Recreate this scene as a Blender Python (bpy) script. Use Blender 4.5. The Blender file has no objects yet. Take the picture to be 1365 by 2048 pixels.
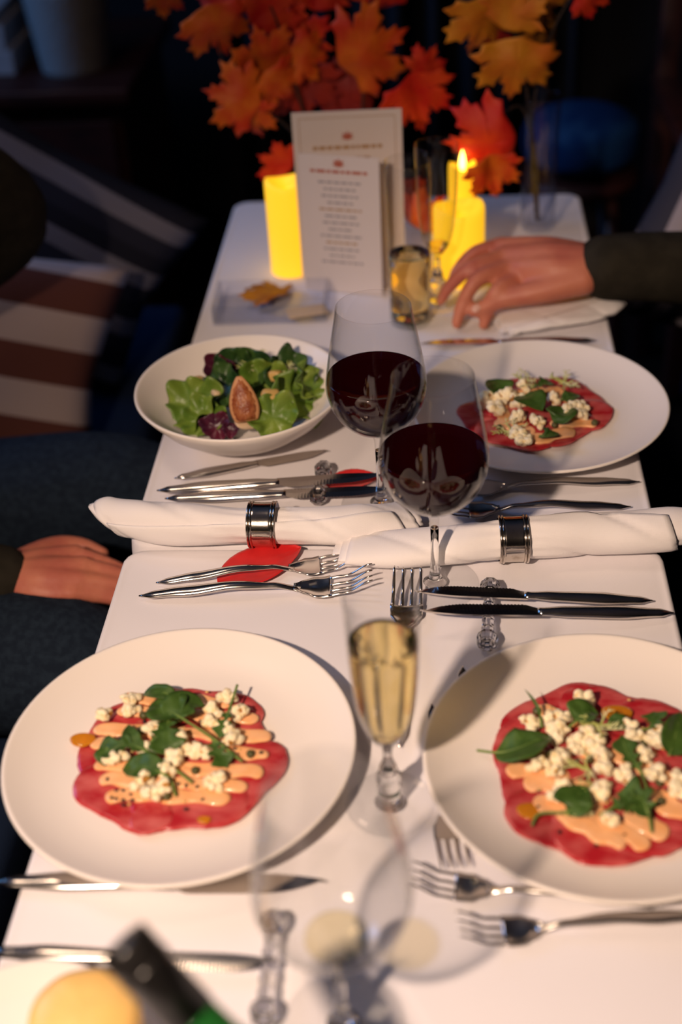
import bpy, bmesh, math, random
from mathutils import Vector, Matrix, Euler, noise
random.seed(7)
SC = bpy.context.scene
COL = SC.collection

# ------------------------------------------------------------------ camera
cam_d = bpy.data.cameras.new('camera')
cam = bpy.data.objects.new('camera', cam_d)
COL.objects.link(cam)
CR, CU, CF = Vector((0.99701, 0.057845, -0.051236)), Vector((0.007935, 0.582904, 0.812503)), Vector((-0.076865, 0.81048, -0.580702))
M4 = Matrix((CR, CU, -CF)).transposed().to_4x4()
M4.translation = Vector((0, 0, 1.5727))
cam.matrix_world = M4
cam_d.sensor_fit = 'VERTICAL'
cam_d.sensor_height = 36.0
cam_d.sensor_width = 24.0
cam_d.lens = 46.22
cam_d.clip_start = 0.02
cam_d.dof.use_dof = True
cam_d.dof.focus_distance = 1.32
cam_d.dof.aperture_fstop = 2.3
SC.camera = cam

# ------------------------------------------------------------------ world, lights, exposure
w = bpy.data.worlds.new('world')
SC.world = w
w.use_nodes = True
w.node_tree.nodes['Background'].inputs[0].default_value = (0.10, 0.16, 0.32, 1)
w.node_tree.nodes['Background'].inputs[1].default_value = 0.05

def lamp(name, kind, loc, power, col, size, aim=None, size_y=None):
    d = bpy.data.lights.new(name, kind)
    d.energy = power
    d.color = col
    if kind == 'AREA':
        d.size = size
        if size_y:
            d.shape = 'RECTANGLE'
            d.size_y = size_y
    else:
        d.shadow_soft_size = size
    o = bpy.data.objects.new(name, d)
    COL.objects.link(o)
    o.location = loc
    if aim:
        o.rotation_euler = (Vector(aim) - Vector(loc)).to_track_quat('-Z', 'Y').to_euler()
    return o

sl = lamp('standing_lamp_light', 'SPOT', (-0.52, -0.18, 1.88), 122, (1.0, 0.735, 0.55), 0.035, (0.04, 0.76, 0.75))
sl.data.spot_size = math.radians(73); sl.data.spot_blend = 1.0
lamp('ceiling_panel_light', 'AREA', (-0.85, 1.35, 2.45), 4, (1.0, 0.72, 0.52), 0.35, (-0.05, 1.0, 0.75))
lamp('dusk_window_light', 'AREA', (-2.12, 1.9, 1.75), 24, (0.16, 0.42, 1.0), 1.1, (0, 1.3, 0.8), 1.0)

SC.view_settings.view_transform = 'Standard'
SC.view_settings.look = 'None'
SC.view_settings.gamma = 1
SC.view_settings.use_curve_mapping = False
SC.view_settings.exposure = 0.0
ZT = 0.75

# ------------------------------------------------------------------ helpers
def tag(o, label=None, cat=None, group=None, kind=None):
    if label: o['label'] = label
    if cat: o['category'] = cat
    if group: o['group'] = group
    if kind: o['kind'] = kind
    return o

def thing(name, label, cat, loc=(0, 0, 0), rotz=0, group=None):
    o = bpy.data.objects.new(name, None)
    o.empty_display_size = 0.02
    COL.objects.link(o)
    o.location = loc
    o.rotation_euler = (0, 0, rotz)
    return tag(o, label, cat, group)

def link(name, me, mat=None, parent=None, loc=None):
    o = bpy.data.objects.new(name, me)
    COL.objects.link(o)
    if mat is not None and not me.materials:
        me.materials.append(mat)
    if parent: o.parent = parent
    if loc: o.location = loc
    return o

def mk(name, V, F, mat=None, parent=None, loc=None, smooth=True):
    me = bpy.data.meshes.new(name)
    me.from_pydata([tuple(v) for v in V], [], F)
    me.validate()
    bm = bmesh.new(); bm.from_mesh(me)
    bmesh.ops.recalc_face_normals(bm, faces=bm.faces)
    bm.to_mesh(me); bm.free()
    if smooth:
        me.polygons.foreach_set('use_smooth', [True] * len(me.polygons))
    return link(name, me, mat, parent, loc)

def copy_tree(o, parent=None):
    c_ = o.copy()
    COL.objects.link(c_)
    if parent: c_.parent = parent
    for ch in list(o.children):
        copy_tree(ch, c_)
    return c_

def loft(rings, cap=True, closed=True):
    n = len(rings[0]); V = []; F = []
    for r in rings: V += list(r)
    m = n if closed else n - 1
    for i in range(len(rings) - 1):
        for j in range(m):
            a = i * n + j; b = i * n + (j + 1) % n
            F.append((a, b, b + n, a + n))
    if cap and closed:
        F.append(tuple(range(n))[::-1])
        F.append(tuple(range((len(rings) - 1) * n, len(rings) * n)))
    return V, F

def join(*vfs):
    V = []; F = []
    for v, f in vfs:
        k = len(V); V += list(v); F += [tuple(i + k for i in q) for q in f]
    return V, F

def lathe(prof, n=64, cap=True):
    return loft([[(r * math.cos(2 * math.pi * j / n), r * math.sin(2 * math.pi * j / n), z) for j in range(n)] for r, z in prof], cap)

def frames(P):
    P = [Vector(p) for p in P]
    T_ = [(P[min(i + 1, len(P) - 1)] - P[max(i - 1, 0)]).normalized() for i in range(len(P))]
    up = Vector((0, 0, 1))
    if abs(T_[0].dot(up)) > 0.9: up = Vector((1, 0, 0))
    s = T_[0].cross(up).normalized(); out = []
    for t in T_:
        s = (s - t * s.dot(t)).normalized()
        out.append((t, s, s.cross(t)))
    return P, out

def tube(P, R, n=12, squash=1.0, cap=True):
    P, fr = frames(P)
    if not isinstance(R, (list, tuple)): R = [R] * len(P)
    rings = []
    for p, (t, s, u), r in zip(P, fr, R):
        rings.append([p + s * (r * math.cos(2 * math.pi * j / n)) + u * (r * squash * math.sin(2 * math.pi * j / n)) for j in range(n)])
    return loft(rings, cap)

def crom(P, m=6):
    P = [Vector(p) for p in P]
    Q = [P[0] * 2 - P[1]] + P + [P[-1] * 2 - P[-2]]
    out = []
    for i in range(1, len(Q) - 2):
        for k in range(m):
            t = k / m
            a, b, c_, d = Q[i - 1], Q[i], Q[i + 1], Q[i + 2]
            out.append(0.5 * ((2 * b) + (c_ - a) * t + (2 * a - 5 * b + 4 * c_ - d) * t * t + (3 * b - a - 3 * c_ + d) * t ** 3))
    out.append(P[-1])
    return out

def box(cx, cy, cz, sx, sy, sz, bev=0.0, seg=2):
    bm = bmesh.new()
    bmesh.ops.create_cube(bm, size=1)
    for v in bm.verts:
        v.co = Vector((cx + v.co.x * sx, cy + v.co.y * sy, cz + v.co.z * sz))
    if bev:
        bmesh.ops.bevel(bm, geom=list(bm.edges), offset=bev, segments=seg, affect='EDGES', profile=0.5)
    bm.verts.index_update()
    V = [v.co.copy() for v in bm.verts]; F = [tuple(v.index for v in f.verts) for f in bm.faces]
    bm.free()
    return V, F

def xf(vf, loc=(0, 0, 0), rot=(0, 0, 0), sc=1):
    m = Matrix.Translation(loc) @ Euler(rot).to_matrix().to_4x4() @ Matrix.Scale(sc, 4)
    return [m @ Vector(v) for v in vf[0]], vf[1]

def ico(r=1, sub=2, c_=(0, 0, 0), sc=(1, 1, 1)):
    bm = bmesh.new()
    bmesh.ops.create_icosphere(bm, subdivisions=sub, radius=r)
    bm.verts.index_update()
    V = [Vector((v.co.x * sc[0] + c_[0], v.co.y * sc[1] + c_[1], v.co.z * sc[2] + c_[2])) for v in bm.verts]
    F = [tuple(v.index for v in f.verts) for f in bm.faces]
    bm.free()
    return V, F

def bake(o):
    dg = bpy.context.evaluated_depsgraph_get()
    me = bpy.data.meshes.new_from_object(o.evaluated_get(dg))
    o.modifiers.clear()
    old = o.data; o.data = me; me.name = old.name
    bpy.data.meshes.remove(old)
    me.polygons.foreach_set('use_smooth', [True] * len(me.polygons))
    return o

def fuse(o, voxel, smooth_it=6):
    m = o.modifiers.new('r', 'REMESH'); m.mode = 'VOXEL'; m.voxel_size = voxel
    if smooth_it:
        s = o.modifiers.new('s', 'SMOOTH'); s.iterations = smooth_it; s.factor = 0.5
    return bake(o)

# ------------------------------------------------------------------ materials
MATS = {}
def mat(name, col=(0.8, 0.8, 0.8), rough=0.5, metal=0.0, spec=0.5, trans=0.0, ior=1.45, emis=None, estr=0.0, sss=0.0, sssr=(0.01, 0.005, 0.003),
        col2=None, nscale=30.0, bump=0.0, bscale=200.0, stretch=(1, 1, 1), lo=0.4, hi=0.65, detail=4.0, sheen=0.0, coat=0.0):
    m = bpy.data.materials.new(name); m.use_nodes = True
    nt = m.node_tree; b = nt.nodes['Principled BSDF']
    b.inputs['Base Color'].default_value = (*col, 1)
    b.inputs['Roughness'].default_value = rough
    b.inputs['Metallic'].default_value = metal
    b.inputs['Specular IOR Level'].default_value = spec
    b.inputs['Transmission Weight'].default_value = trans
    b.inputs['IOR'].default_value = ior
    b.inputs['Sheen Weight'].default_value = sheen
    b.inputs['Coat Weight'].default_value = coat
    if sss:
        b.inputs['Subsurface Weight'].default_value = sss
        b.inputs['Subsurface Radius'].default_value = sssr
        b.inputs['Subsurface Scale'].default_value = 1.0
    if emis:
        b.inputs['Emission Color'].default_value = (*emis, 1)
        b.inputs['Emission Strength'].default_value = estr
    tc = nt.nodes.new('ShaderNodeTexCoord'); mp = nt.nodes.new('ShaderNodeMapping')
    mp.inputs['Scale'].default_value = stretch
    nt.links.new(tc.outputs['Object'], mp.inputs[0])
    if col2:
        nz = nt.nodes.new('ShaderNodeTexNoise'); nz.inputs['Scale'].default_value = nscale; nz.inputs['Detail'].default_value = detail
        nt.links.new(mp.outputs[0], nz.inputs['Vector'])
        rp = nt.nodes.new('ShaderNodeValToRGB')
        rp.color_ramp.elements[0].position = lo; rp.color_ramp.elements[1].position = hi
        rp.color_ramp.elements[0].color = (*col, 1); rp.color_ramp.elements[1].color = (*col2, 1)
        nt.links.new(nz.outputs['Fac'], rp.inputs[0]); nt.links.new(rp.outputs[0], b.inputs['Base Color'])
    if bump:
        n2 = nt.nodes.new('ShaderNodeTexNoise'); n2.inputs['Scale'].default_value = bscale; n2.inputs['Detail'].default_value = 3
        nt.links.new(mp.outputs[0], n2.inputs['Vector'])
        bp = nt.nodes.new('ShaderNodeBump'); bp.inputs['Strength'].default_value = 1.0; bp.inputs['Distance'].default_value = bump
        nt.links.new(n2.outputs['Fac'], bp.inputs['Height']); nt.links.new(bp.outputs[0], b.inputs['Normal'])
    MATS[name] = m
    return m

def thin_glass(name, tint=(1, 1, 1), edge=(0.62, 0.64, 0.66), rough=0.0):
    # thin-walled glass: passes light straight through, mirrors by Fresnel, denser at grazing angles
    m = bpy.data.materials.new(name); m.use_nodes = True
    nt = m.node_tree; nt.nodes.remove(nt.nodes['Principled BSDF']); out = nt.nodes['Material Output']
    tr = nt.nodes.new('ShaderNodeBsdfTransparent'); gl = nt.nodes.new('ShaderNodeBsdfGlossy'); gl.inputs['Roughness'].default_value = rough
    mx = nt.nodes.new('ShaderNodeMixShader'); fr = nt.nodes.new('ShaderNodeFresnel'); fr.inputs['IOR'].default_value = 1.45
    geo = nt.nodes.new('ShaderNodeNewGeometry')
    lw = nt.nodes.new('ShaderNodeLayerWeight'); lw.inputs['Blend'].default_value = 0.12
    mc = nt.nodes.new('ShaderNodeMix'); mc.data_type = 'RGBA'
    mc.inputs[6].default_value = (*tint, 1); mc.inputs[7].default_value = (*edge, 1)
    nt.links.new(lw.outputs['Facing'], mc.inputs[0]); nt.links.new(mc.outputs[2], tr.inputs['Color'])
    mf = nt.nodes.new('ShaderNodeMath'); mf.operation = 'MINIMUM'; mf.inputs[1].default_value = 0.75
    # inner faces of the wall see the same reflectance as outer ones
    va = nt.nodes.new('ShaderNodeVectorMath'); va.operation = 'DOT_PRODUCT'
    nt.links.new(geo.outputs['Normal'], va.inputs[0]); nt.links.new(geo.outputs['Incoming'], va.inputs[1])
    ab = nt.nodes.new('ShaderNodeMath'); ab.operation = 'ABSOLUTE'; nt.links.new(va.outputs['Value'], ab.inputs[0])
    om = nt.nodes.new('ShaderNodeMath'); om.operation = 'SUBTRACT'; om.inputs[0].default_value = 1.0; nt.links.new(ab.outputs[0], om.inputs[1])
    pw = nt.nodes.new('ShaderNodeMath'); pw.operation = 'POWER'; pw.inputs[1].default_value = 5.0; nt.links.new(om.outputs[0], pw.inputs[0])
    ma = nt.nodes.new('ShaderNodeMath'); ma.operation = 'MULTIPLY_ADD'; ma.inputs[1].default_value = 0.70; ma.inputs[2].default_value = 0.030
    nt.links.new(pw.outputs[0], ma.inputs[0]); nt.links.new(ma.outputs[0], mf.inputs[0])
    nt.nodes.remove(fr)
    nt.links.new(mf.outputs[0], mx.inputs[0]); nt.links.new(tr.outputs[0], mx.inputs[1]); nt.links.new(gl.outputs[0], mx.inputs[2])
    nt.links.new(mx.outputs[0], out.inputs[0])
    MATS[name] = m
    return m

def weave(m, scale, dist):
    # woven thread relief added to an existing material
    nt = m.node_tree; b = nt.nodes['Principled BSDF']
    tc = nt.nodes.new('ShaderNodeTexCoord')
    a = nt.nodes.new('ShaderNodeTexWave'); a.bands_direction = 'X'; c_ = nt.nodes.new('ShaderNodeTexWave'); c_.bands_direction = 'Y'
    for q in (a, c_):
        q.inputs['Scale'].default_value = scale; q.inputs['Distortion'].default_value = 0.6
        nt.links.new(tc.outputs['Object'], q.inputs['Vector'])
    ad = nt.nodes.new('ShaderNodeMath'); nt.links.new(a.outputs['Fac'], ad.inputs[0]); nt.links.new(c_.outputs['Fac'], ad.inputs[1])
    bp = nt.nodes.new('ShaderNodeBump'); bp.inputs['Distance'].default_value = dist; bp.inputs['Strength'].default_value = 0.3
    nt.links.new(ad.outputs[0], bp.inputs['Height']); nt.links.new(bp.outputs[0], b.inputs['Normal'])

def stripes(name, cols, axis, period, rough=0.95, phase=0.0):
    # woven-in stripes along one object axis
    m = mat(name, cols[0], rough, spec=0.1)
    nt = m.node_tree; b = nt.nodes['Principled BSDF']
    tc = nt.nodes.new('ShaderNodeTexCoord'); sp = nt.nodes.new('ShaderNodeSeparateXYZ'); nt.links.new(tc.outputs['Object'], sp.inputs[0])
    dv = nt.nodes.new('ShaderNodeMath'); dv.operation = 'MULTIPLY_ADD'; dv.inputs[1].default_value = 1 / period; dv.inputs[2].default_value = phase + 10
    nt.links.new(sp.outputs[axis], dv.inputs[0])
    fr = nt.nodes.new('ShaderNodeMath'); fr.operation = 'FRACT'; nt.links.new(dv.outputs[0], fr.inputs[0])
    rp = nt.nodes.new('ShaderNodeValToRGB'); rp.color_ramp.interpolation = 'CONSTANT'
    n = len(cols)
    rp.color_ramp.elements[0].color = (*cols[0], 1)
    rp.color_ramp.elements[1].position = 1 / n; rp.color_ramp.elements[1].color = (*cols[1], 1)
    for i in range(2, n):
        e = rp.color_ramp.elements.new(i / n); e.color = (*cols[i], 1)
    nt.links.new(fr.outputs[0], rp.inputs[0]); nt.links.new(rp.outputs[0], b.inputs['Base Color'])
    return m

mat('cloth', (0.80, 0.77, 0.80), 0.9, spec=0.15, sheen=0.1); weave(MATS['cloth'], 420, 0.0001)
mat('napkin', (0.85, 0.81, 0.81), 0.92, spec=0.1, sheen=0.1); weave(MATS['napkin'], 300, 0.00015)
mat('china', (0.84, 0.775, 0.72), 0.32, spec=0.35, bump=0.00004, bscale=60)
mat('steel', (0.66, 0.62, 0.58), 0.17, 1.0, bump=0.00001, bscale=400)
mat('silver', (0.66, 0.60, 0.54), 0.14, 1.0, col2=(0.40, 0.33, 0.27), nscale=90, lo=0.5, hi=0.75, bump=0.00004, bscale=700)
thin_glass('glass')
mat('solid_glass', (0.98, 0.98, 0.98), 0.0, trans=1.0, ior=1.48)
mat('crystal', (0.97, 0.97, 0.98), 0.02, trans=1.0, ior=1.54)
mat('red_wine', (0.014, 0.0005, 0.0010), 0.05, spec=0.18)
mat('champagne', (1.0, 0.80, 0.34), 0.0, trans=1.0, ior=1.32)
thin_glass('white_wine', (0.99, 0.95, 0.80), (0.6, 0.55, 0.4))
mat('beef', (0.40, 0.014, 0.022), 0.25, sss=0.15, sssr=(0.006, 0.001, 0.001), col2=(0.60, 0.13, 0.12), nscale=26, lo=0.38, hi=0.68, stretch=(1, 2.2, 1), bump=0.0003, bscale=160, coat=0.3)
mat('sauce', (0.92, 0.50, 0.25), 0.2, sss=0.1, sssr=(0.004, 0.002, 0.001), col2=(0.88, 0.42, 0.17), nscale=60, bump=0.00010, bscale=150, coat=0.3)
mat('popcorn', (0.92, 0.81, 0.56), 0.65, sss=0.1, sssr=(0.004, 0.003, 0.0015), col2=(0.82, 0.60, 0.25), nscale=2.2, lo=0.5, hi=0.72, bump=0.0006, bscale=6)
mat('kernel_hull', (0.36, 0.13, 0.025), 0.35, col2=(0.62, 0.33, 0.06), nscale=4)
mat('arugula', (0.036, 0.082, 0.012), 0.42, spec=0.4, col2=(0.062, 0.125, 0.022), nscale=70, bump=0.0003, bscale=180)
mat('arugula_stem', (0.11, 0.19, 0.035), 0.4, col2=(0.18, 0.26, 0.06), nscale=60)
mat('frisee', (0.45, 0.50, 0.12), 0.5, col2=(0.70, 0.68, 0.40), nscale=70)
mat('caper', (0.055, 0.055, 0.016), 0.3, col2=(0.11, 0.10, 0.03), nscale=3, bump=0.0003, bscale=6)
mat('sesame', (0.012, 0.010, 0.010), 0.35)
mat('crumb', (0.72, 0.45, 0.16), 0.5)
mat('oil', (0.95, 0.42, 0.03), 0.05, trans=0.6, ior=1.45)
mat('lettuce', (0.085, 0.17, 0.018), 0.4, col2=(0.21, 0.29, 0.04), nscale=28, lo=0.35, hi=0.7, bump=0.0015, bscale=70)
mat('lettuce_dark', (0.014, 0.045, 0.012), 0.4, col2=(0.045, 0.10, 0.02), nscale=35, bump=0.001, bscale=80)
mat('radicchio', (0.05, 0.008, 0.025), 0.35, col2=(0.11, 0.012, 0.03), nscale=40, bump=0.0006, bscale=90)
mat('fig_flesh', (0.24, 0.055, 0.016), 0.35, col2=(0.42, 0.15, 0.05), nscale=90, bump=0.0012, bscale=260)
mat('fig_skin', (0.55, 0.26, 0.11), 0.5)
mat('pear', (0.58, 0.36, 0.11), 0.35, col2=(0.68, 0.47, 0.18), nscale=30, sss=0.1)
mat('cheese', (0.66, 0.48, 0.30), 0.55, bump=0.0006, bscale=120)
mat('red_petal', (0.60, 0.005, 0.006), 0.6, col2=(0.50, 0.004, 0.006), nscale=40, sheen=0.2)
mat('butter', (0.90, 0.58, 0.20), 0.35, sss=0.2, sssr=(0.01, 0.006, 0.002), col2=(0.85, 0.52, 0.16), nscale=20, bump=0.0006, bscale=25)
mat('bread', (0.36, 0.20, 0.09), 0.8, col2=(0.55, 0.36, 0.18), nscale=50, bump=0.002, bscale=80)
mat('foil', (0.012, 0.011, 0.011), 0.28, spec=0.5, bump=0.0001, bscale=80)
mat('green_glass', (0.02, 0.16, 0.03), 0.03, trans=0.5, ior=1.45)
mat('bucket_metal', (0.55, 0.54, 0.52), 0.25, 1.0)
mat('card', (0.70, 0.63, 0.62), 0.75, spec=0.2)
mat('gold_print', (0.42, 0.25, 0.12), 0.6)
mat('grey_print', (0.30, 0.28, 0.32), 0.7)
mat('red_print', (0.45, 0.12, 0.08), 0.6)
mat('candle', (0.95, 0.60, 0.06), 0.5, emis=(1.0, 0.52, 0.010), estr=0.95)
mat('candle_flame', (1.0, 0.7, 0.2), 0.4, emis=(1.0, 0.62, 0.10), estr=9.0)
mat('maple_red', (0.58, 0.010, 0.006), 0.6, col2=(0.66, 0.055, 0.007), nscale=2.0, bump=0.0006, bscale=9)
mat('maple_orange', (0.68, 0.14, 0.007), 0.6, col2=(0.58, 0.025, 0.007), nscale=2.0, bump=0.0006, bscale=9)
mat('maple_yellow', (0.66, 0.25, 0.010), 0.6, col2=(0.64, 0.15, 0.010), nscale=2.0, bump=0.0006, bscale=9)
mat('maple_dark', (0.24, 0.007, 0.008), 0.6, col2=(0.36, 0.016, 0.008), nscale=2.0, bump=0.0006, bscale=9)
mat('maple_gold', (0.50, 0.20, 0.012), 0.6, col2=(0.36, 0.11, 0.010), nscale=2.5)
mat('twig', (0.03, 0.018, 0.014), 0.6, bump=0.001, bscale=120)
mat('skin', (0.58, 0.20, 0.12), 0.5, sss=0.15, sssr=(0.012, 0.004, 0.002), col2=(0.50, 0.14, 0.095), nscale=25, bump=0.0004, bscale=160)
mat('nail', (0.72, 0.42, 0.34), 0.3)
mat('hair', (0.05, 0.03, 0.02), 0.6, bump=0.004, bscale=90)
mat('eye', (0.75, 0.72, 0.70), 0.2)
mat('jacket', (0.022, 0.019, 0.014), 0.95, spec=0.1, col2=(0.030, 0.026, 0.019), nscale=40, bump=0.003, bscale=14)
mat('jeans', (0.010, 0.016, 0.028), 0.95, spec=0.1, col2=(0.016, 0.026, 0.042), nscale=120, bump=0.004, bscale=12)
mat('trousers', (0.010, 0.014, 0.024), 0.95, spec=0.1, bump=0.004, bscale=12)
mat('shoe', (0.02, 0.015, 0.012), 0.5)
mat('navy_fabric', (0.012, 0.022, 0.052), 0.95, spec=0.1, bump=0.0006, bscale=300)
mat('blue_fabric', (0.010, 0.05, 0.16), 0.95, spec=0.1, bump=0.001, bscale=100)
mat('dark_wood', (0.055, 0.012, 0.008), 0.5, col2=(0.03, 0.008, 0.006), nscale=14, stretch=(1, 8, 8), coat=0.1)
mat('wicker', (0.30, 0.28, 0.27), 0.8, bump=0.003, bscale=110)
mat('paper_stack', (0.42, 0.38, 0.38), 0.8)
mat('plant', (0.012, 0.04, 0.018), 0.5)
mat('curtain', (0.045, 0.05, 0.065), 0.95, spec=0.1)
mat('wall_paint', (0.018, 0.018, 0.022), 0.9, spec=0.2, bump=0.0006, bscale=60)
mat('floor_wood', (0.028, 0.016, 0.011), 0.45, col2=(0.018, 0.010, 0.008), nscale=9, stretch=(1, 9, 1))
mat('ceiling_paint', (0.42, 0.36, 0.32), 0.9)
mat('sky_pane', (0.02, 0.03, 0.05), 0.05)
stripes('stripe_brown', ((0.125, 0.045, 0.035), (0.46, 0.36, 0.34)), 2, 0.115, phase=0.1)
stripes('stripe_grey', ((0.03, 0.03, 0.045), (0.20, 0.185, 0.22), (0.02, 0.02, 0.03)), 2, 0.09)
stripes('stripe_pale', ((0.36, 0.33, 0.38), (0.05, 0.05, 0.07), (0.30, 0.27, 0.31), (0.05, 0.05, 0.07)), 0, 0.085, phase=0.3)

# ------------------------------------------------------------------ the room
def struct(name, vf, m, label=None):
    o = mk(name, vf[0], vf[1], MATS[m], smooth=False)
    o['kind'] = 'structure'
    if label: o['label'] = label
    return o

struct('floor', box(0, 1.1, -0.05, 4.6, 5.2, 0.1), 'floor_wood')
struct('ceiling', box(0, 1.1, 2.75, 4.6, 5.2, 0.1), 'ceiling_paint')
struct('wall_back', box(0, 3.65, 1.35, 4.6, 0.1, 2.7), 'wall_paint')
struct('wall_front', box(0, -1.45, 1.35, 4.6, 0.1, 2.7), 'wall_paint')
struct('wall_left', box(-2.25, 1.1, 1.35, 0.1, 5.2, 2.7), 'wall_paint')
struct('wall_right', box(2.25, 1.1, 1.35, 0.1, 5.2, 2.7), 'wall_paint')
wn = mk('window_1', *join(box(-2.18, 1.9, 1.27, 0.05, 1.3, 0.06), box(-2.18, 1.9, 2.28, 0.05, 1.3, 0.06),
                          box(-2.18, 1.27, 1.77, 0.05, 0.06, 1.08), box(-2.18, 2.53, 1.77, 0.05, 0.06, 1.08)), MATS['dark_wood'], smooth=False)
wn['kind'] = 'structure'
mk('window_pane', *box(-2.19, 1.9, 1.77, 0.01, 1.2, 0.96), MATS['sky_pane'], wn, smooth=False)

# ------------------------------------------------------------------ tables and cloths
XL, XR = -0.333, 0.223
XC = (XL + XR) / 2

def table(y0, y1, label):
    t = thing('dining_table', label, 'table', (XC, (y0 + y1) / 2, 0), group=None)
    W, L = XR - XL - 0.012, y1 - y0 - 0.014
    mk('tabletop', *box(0, 0, 0.7305, W, L, 0.029, 0.006), MATS['dark_wood'], t)
    for sx in (-1, 1):
        for sy in (-1, 1):
            mk('leg', *box(sx * 0.13, sy * (L / 2 - 0.1), 0.3575, 0.05, 0.05, 0.715, 0.004), MATS['dark_wood'], t)
    mk('apron', *box(0, 0, 0.69, 0.31, L - 0.15, 0.045, 0.003), MATS['dark_wood'], t)
    return t

def rrect(hx, hy, r, n):
    pts = []
    for k, (sx, sy) in enumerate(((1, 1), (-1, 1), (-1, -1), (1, -1))):
        for j in range(n):
            a = math.pi / 2 * (k + j / (n - 1))
            pts.append((sx * (hx - r) + r * math.cos(a), sy * (hy - r) + r * math.sin(a)))
    # resample evenly
    out = []; per = []
    for i in range(len(pts)):
        a, b = pts[i], pts[(i + 1) % len(pts)]
        per.append(math.dist(a, b))
    tot = sum(per); N = 360; i = 0; acc = 0
    for k in range(N):
        d = tot * k / N
        while acc + per[i] < d:
            acc += per[i]; i += 1
        a, b = pts[i], pts[(i + 1) % len(pts)]; f = (d - acc) / max(per[i], 1e-9)
        out.append((a[0] + (b[0] - a[0]) * f, a[1] + (b[1] - a[1]) * f))
    return out

def cloth(y0, y1, label, seed, drop=0.13):
    hx, hy = (XR - XL) / 2, (y1 - y0) / 2
    base = rrect(hx, hy, 0.022, 10)
    rings = []
    cx, cy = XC, (y0 + y1) / 2
    def wr(x, y):
        v = noise.noise((x * 9 + seed, y * 9, 0)) * 0.0007 + noise.noise((x * 30, y * 18 + seed, 3)) * 0.00025
        # ironed crease along the table
        v += 0.0007 * math.exp(-((x - 0.035) / 0.004) ** 2)
        return v
    for s in [0.02] + [0.06 * k for k in range(1, 16)] + [0.93, 0.955, 0.975]:
        rings.append([(p[0] * s, p[1] * s, -0.0012 + wr(p[0] * s, p[1] * s)) for p in base])
    N = len(base)
    for (inset, dz) in ((0.006, 0), (0.0035, -0.0006), (0.0015, -0.0022), (0.0003, -0.0055)):
        r = [( p[0] * (1 - inset / hx), p[1] * (1 - inset / hy), dz - 0.0008) for p in base]
        rings.append(r)
    for k in range(1, 9):
        d = drop * k / 8
        r = []
        for j, p in enumerate(base):
            ph = j / N
            fold = 0.009 * (d / drop) ** 0.8 * (0.55 + 0.45 * math.sin(2 * math.pi * ph * 23 + seed) + 0.25 * math.sin(2 * math.pi * ph * 41))
            yend = 0.0 if abs(p[1]) > hy - 0.004 else 1.0
            q = 1 + fold / hx * yend
            r.append((p[0] * q, p[1], -0.0063 - d))
        rings.append(r)
    V, F = loft(rings, cap=False)
    F.append(tuple(range(N)))
    o = mk('tablecloth', V, F, MATS['cloth'], loc=(cx, cy, ZT))
    return tag(o, label, 'tablecloth')

YS = 1.088
table(0.14, YS - 0.001, 'dark wooden table under the near white cloth, closest to the camera')
table(YS + 0.005, 2.02, 'dark wooden table under the far white cloth with candles and menus')
cloth(0.14, YS - 0.001, 'white linen cloth on the near table under the two front carpaccio plates', 1.3)
cloth(YS + 0.005, 2.02, 'white linen cloth on the far table under the salad bowl and candles', 5.1)

# ------------------------------------------------------------------ plates
plate_prof = [(0.0001, 0.0042), (0.07, 0.0042), (0.078, 0.0035), (0.081, 0.0), (0.086, 0.0), (0.089, 0.0042), (0.104, 0.0068), (0.122, 0.0115), (0.137, 0.0175), (0.1475, 0.0228),
              (0.1495, 0.0247), (0.1492, 0.0262), (0.1475, 0.0268), (0.1455, 0.0258), (0.136, 0.0200), (0.122, 0.0146), (0.110, 0.0112), (0.098, 0.0092), (0.08, 0.0086), (0.0001, 0.0084)]
PC = {'A': (-0.2228, 0.7777), 'B': (0.1314, 0.7694), 'C': (0.1133, 1.3312)}
for k, lab in (('A', 'large round white coupe plate of carpaccio on the left, front row'), ('B', 'large round white coupe plate of carpaccio on the right, front row'),
               ('C', 'large white coupe plate of carpaccio behind the red wine glasses')):
    tag(mk('dinner_plate', *lathe(plate_prof, 96), MATS['china'], loc=(*PC[k], ZT)), lab, 'plate', 'large white dinner plates')
ZP = ZT + 0.0086    # food surface of the coupe plates

bw = (-0.2331, 1.3142, 0.812)
RB = 0.1225
bowl_prof = [(0.0001, 0.004), (0.045, 0.004), (0.048, 0.0), (0.053, 0.0), (0.056, 0.006), (0.078, 0.016), (0.10, 0.034), (0.115, 0.052), (RB, 0.0625), (RB - 0.0006, 0.0648), (RB - 0.0025, 0.0650),
             (RB - 0.005, 0.0630), (0.110, 0.0525), (0.094, 0.036), (0.074, 0.021), (0.05, 0.0125), (0.0001, 0.010)]
BWX, BWY = bw[0], bw[1]
tag(mk('salad_bowl', *lathe(bowl_prof, 96), MATS['china'], loc=(BWX, BWY, ZT)), 'wide white bowl of green salad with fig', 'bowl')

sp = (-0.2932, 0.5368, 0.762)
small_prof = [(0.0001, 0.003), (0.05, 0.003), (0.053, 0.0), (0.057, 0.0), (0.060, 0.004), (0.076, 0.011), (0.0795, 0.0135), (0.079, 0.015), (0.076, 0.0145), (0.06, 0.009), (0.05, 0.007), (0.0001, 0.0065)]
SPX, SPY = -0.287, 0.494
tag(mk('side_plate', *lathe(small_prof, 72), MATS['china'], loc=(SPX, SPY, ZT)), 'small white side plate with butter at the bottom left corner', 'plate')

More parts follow.
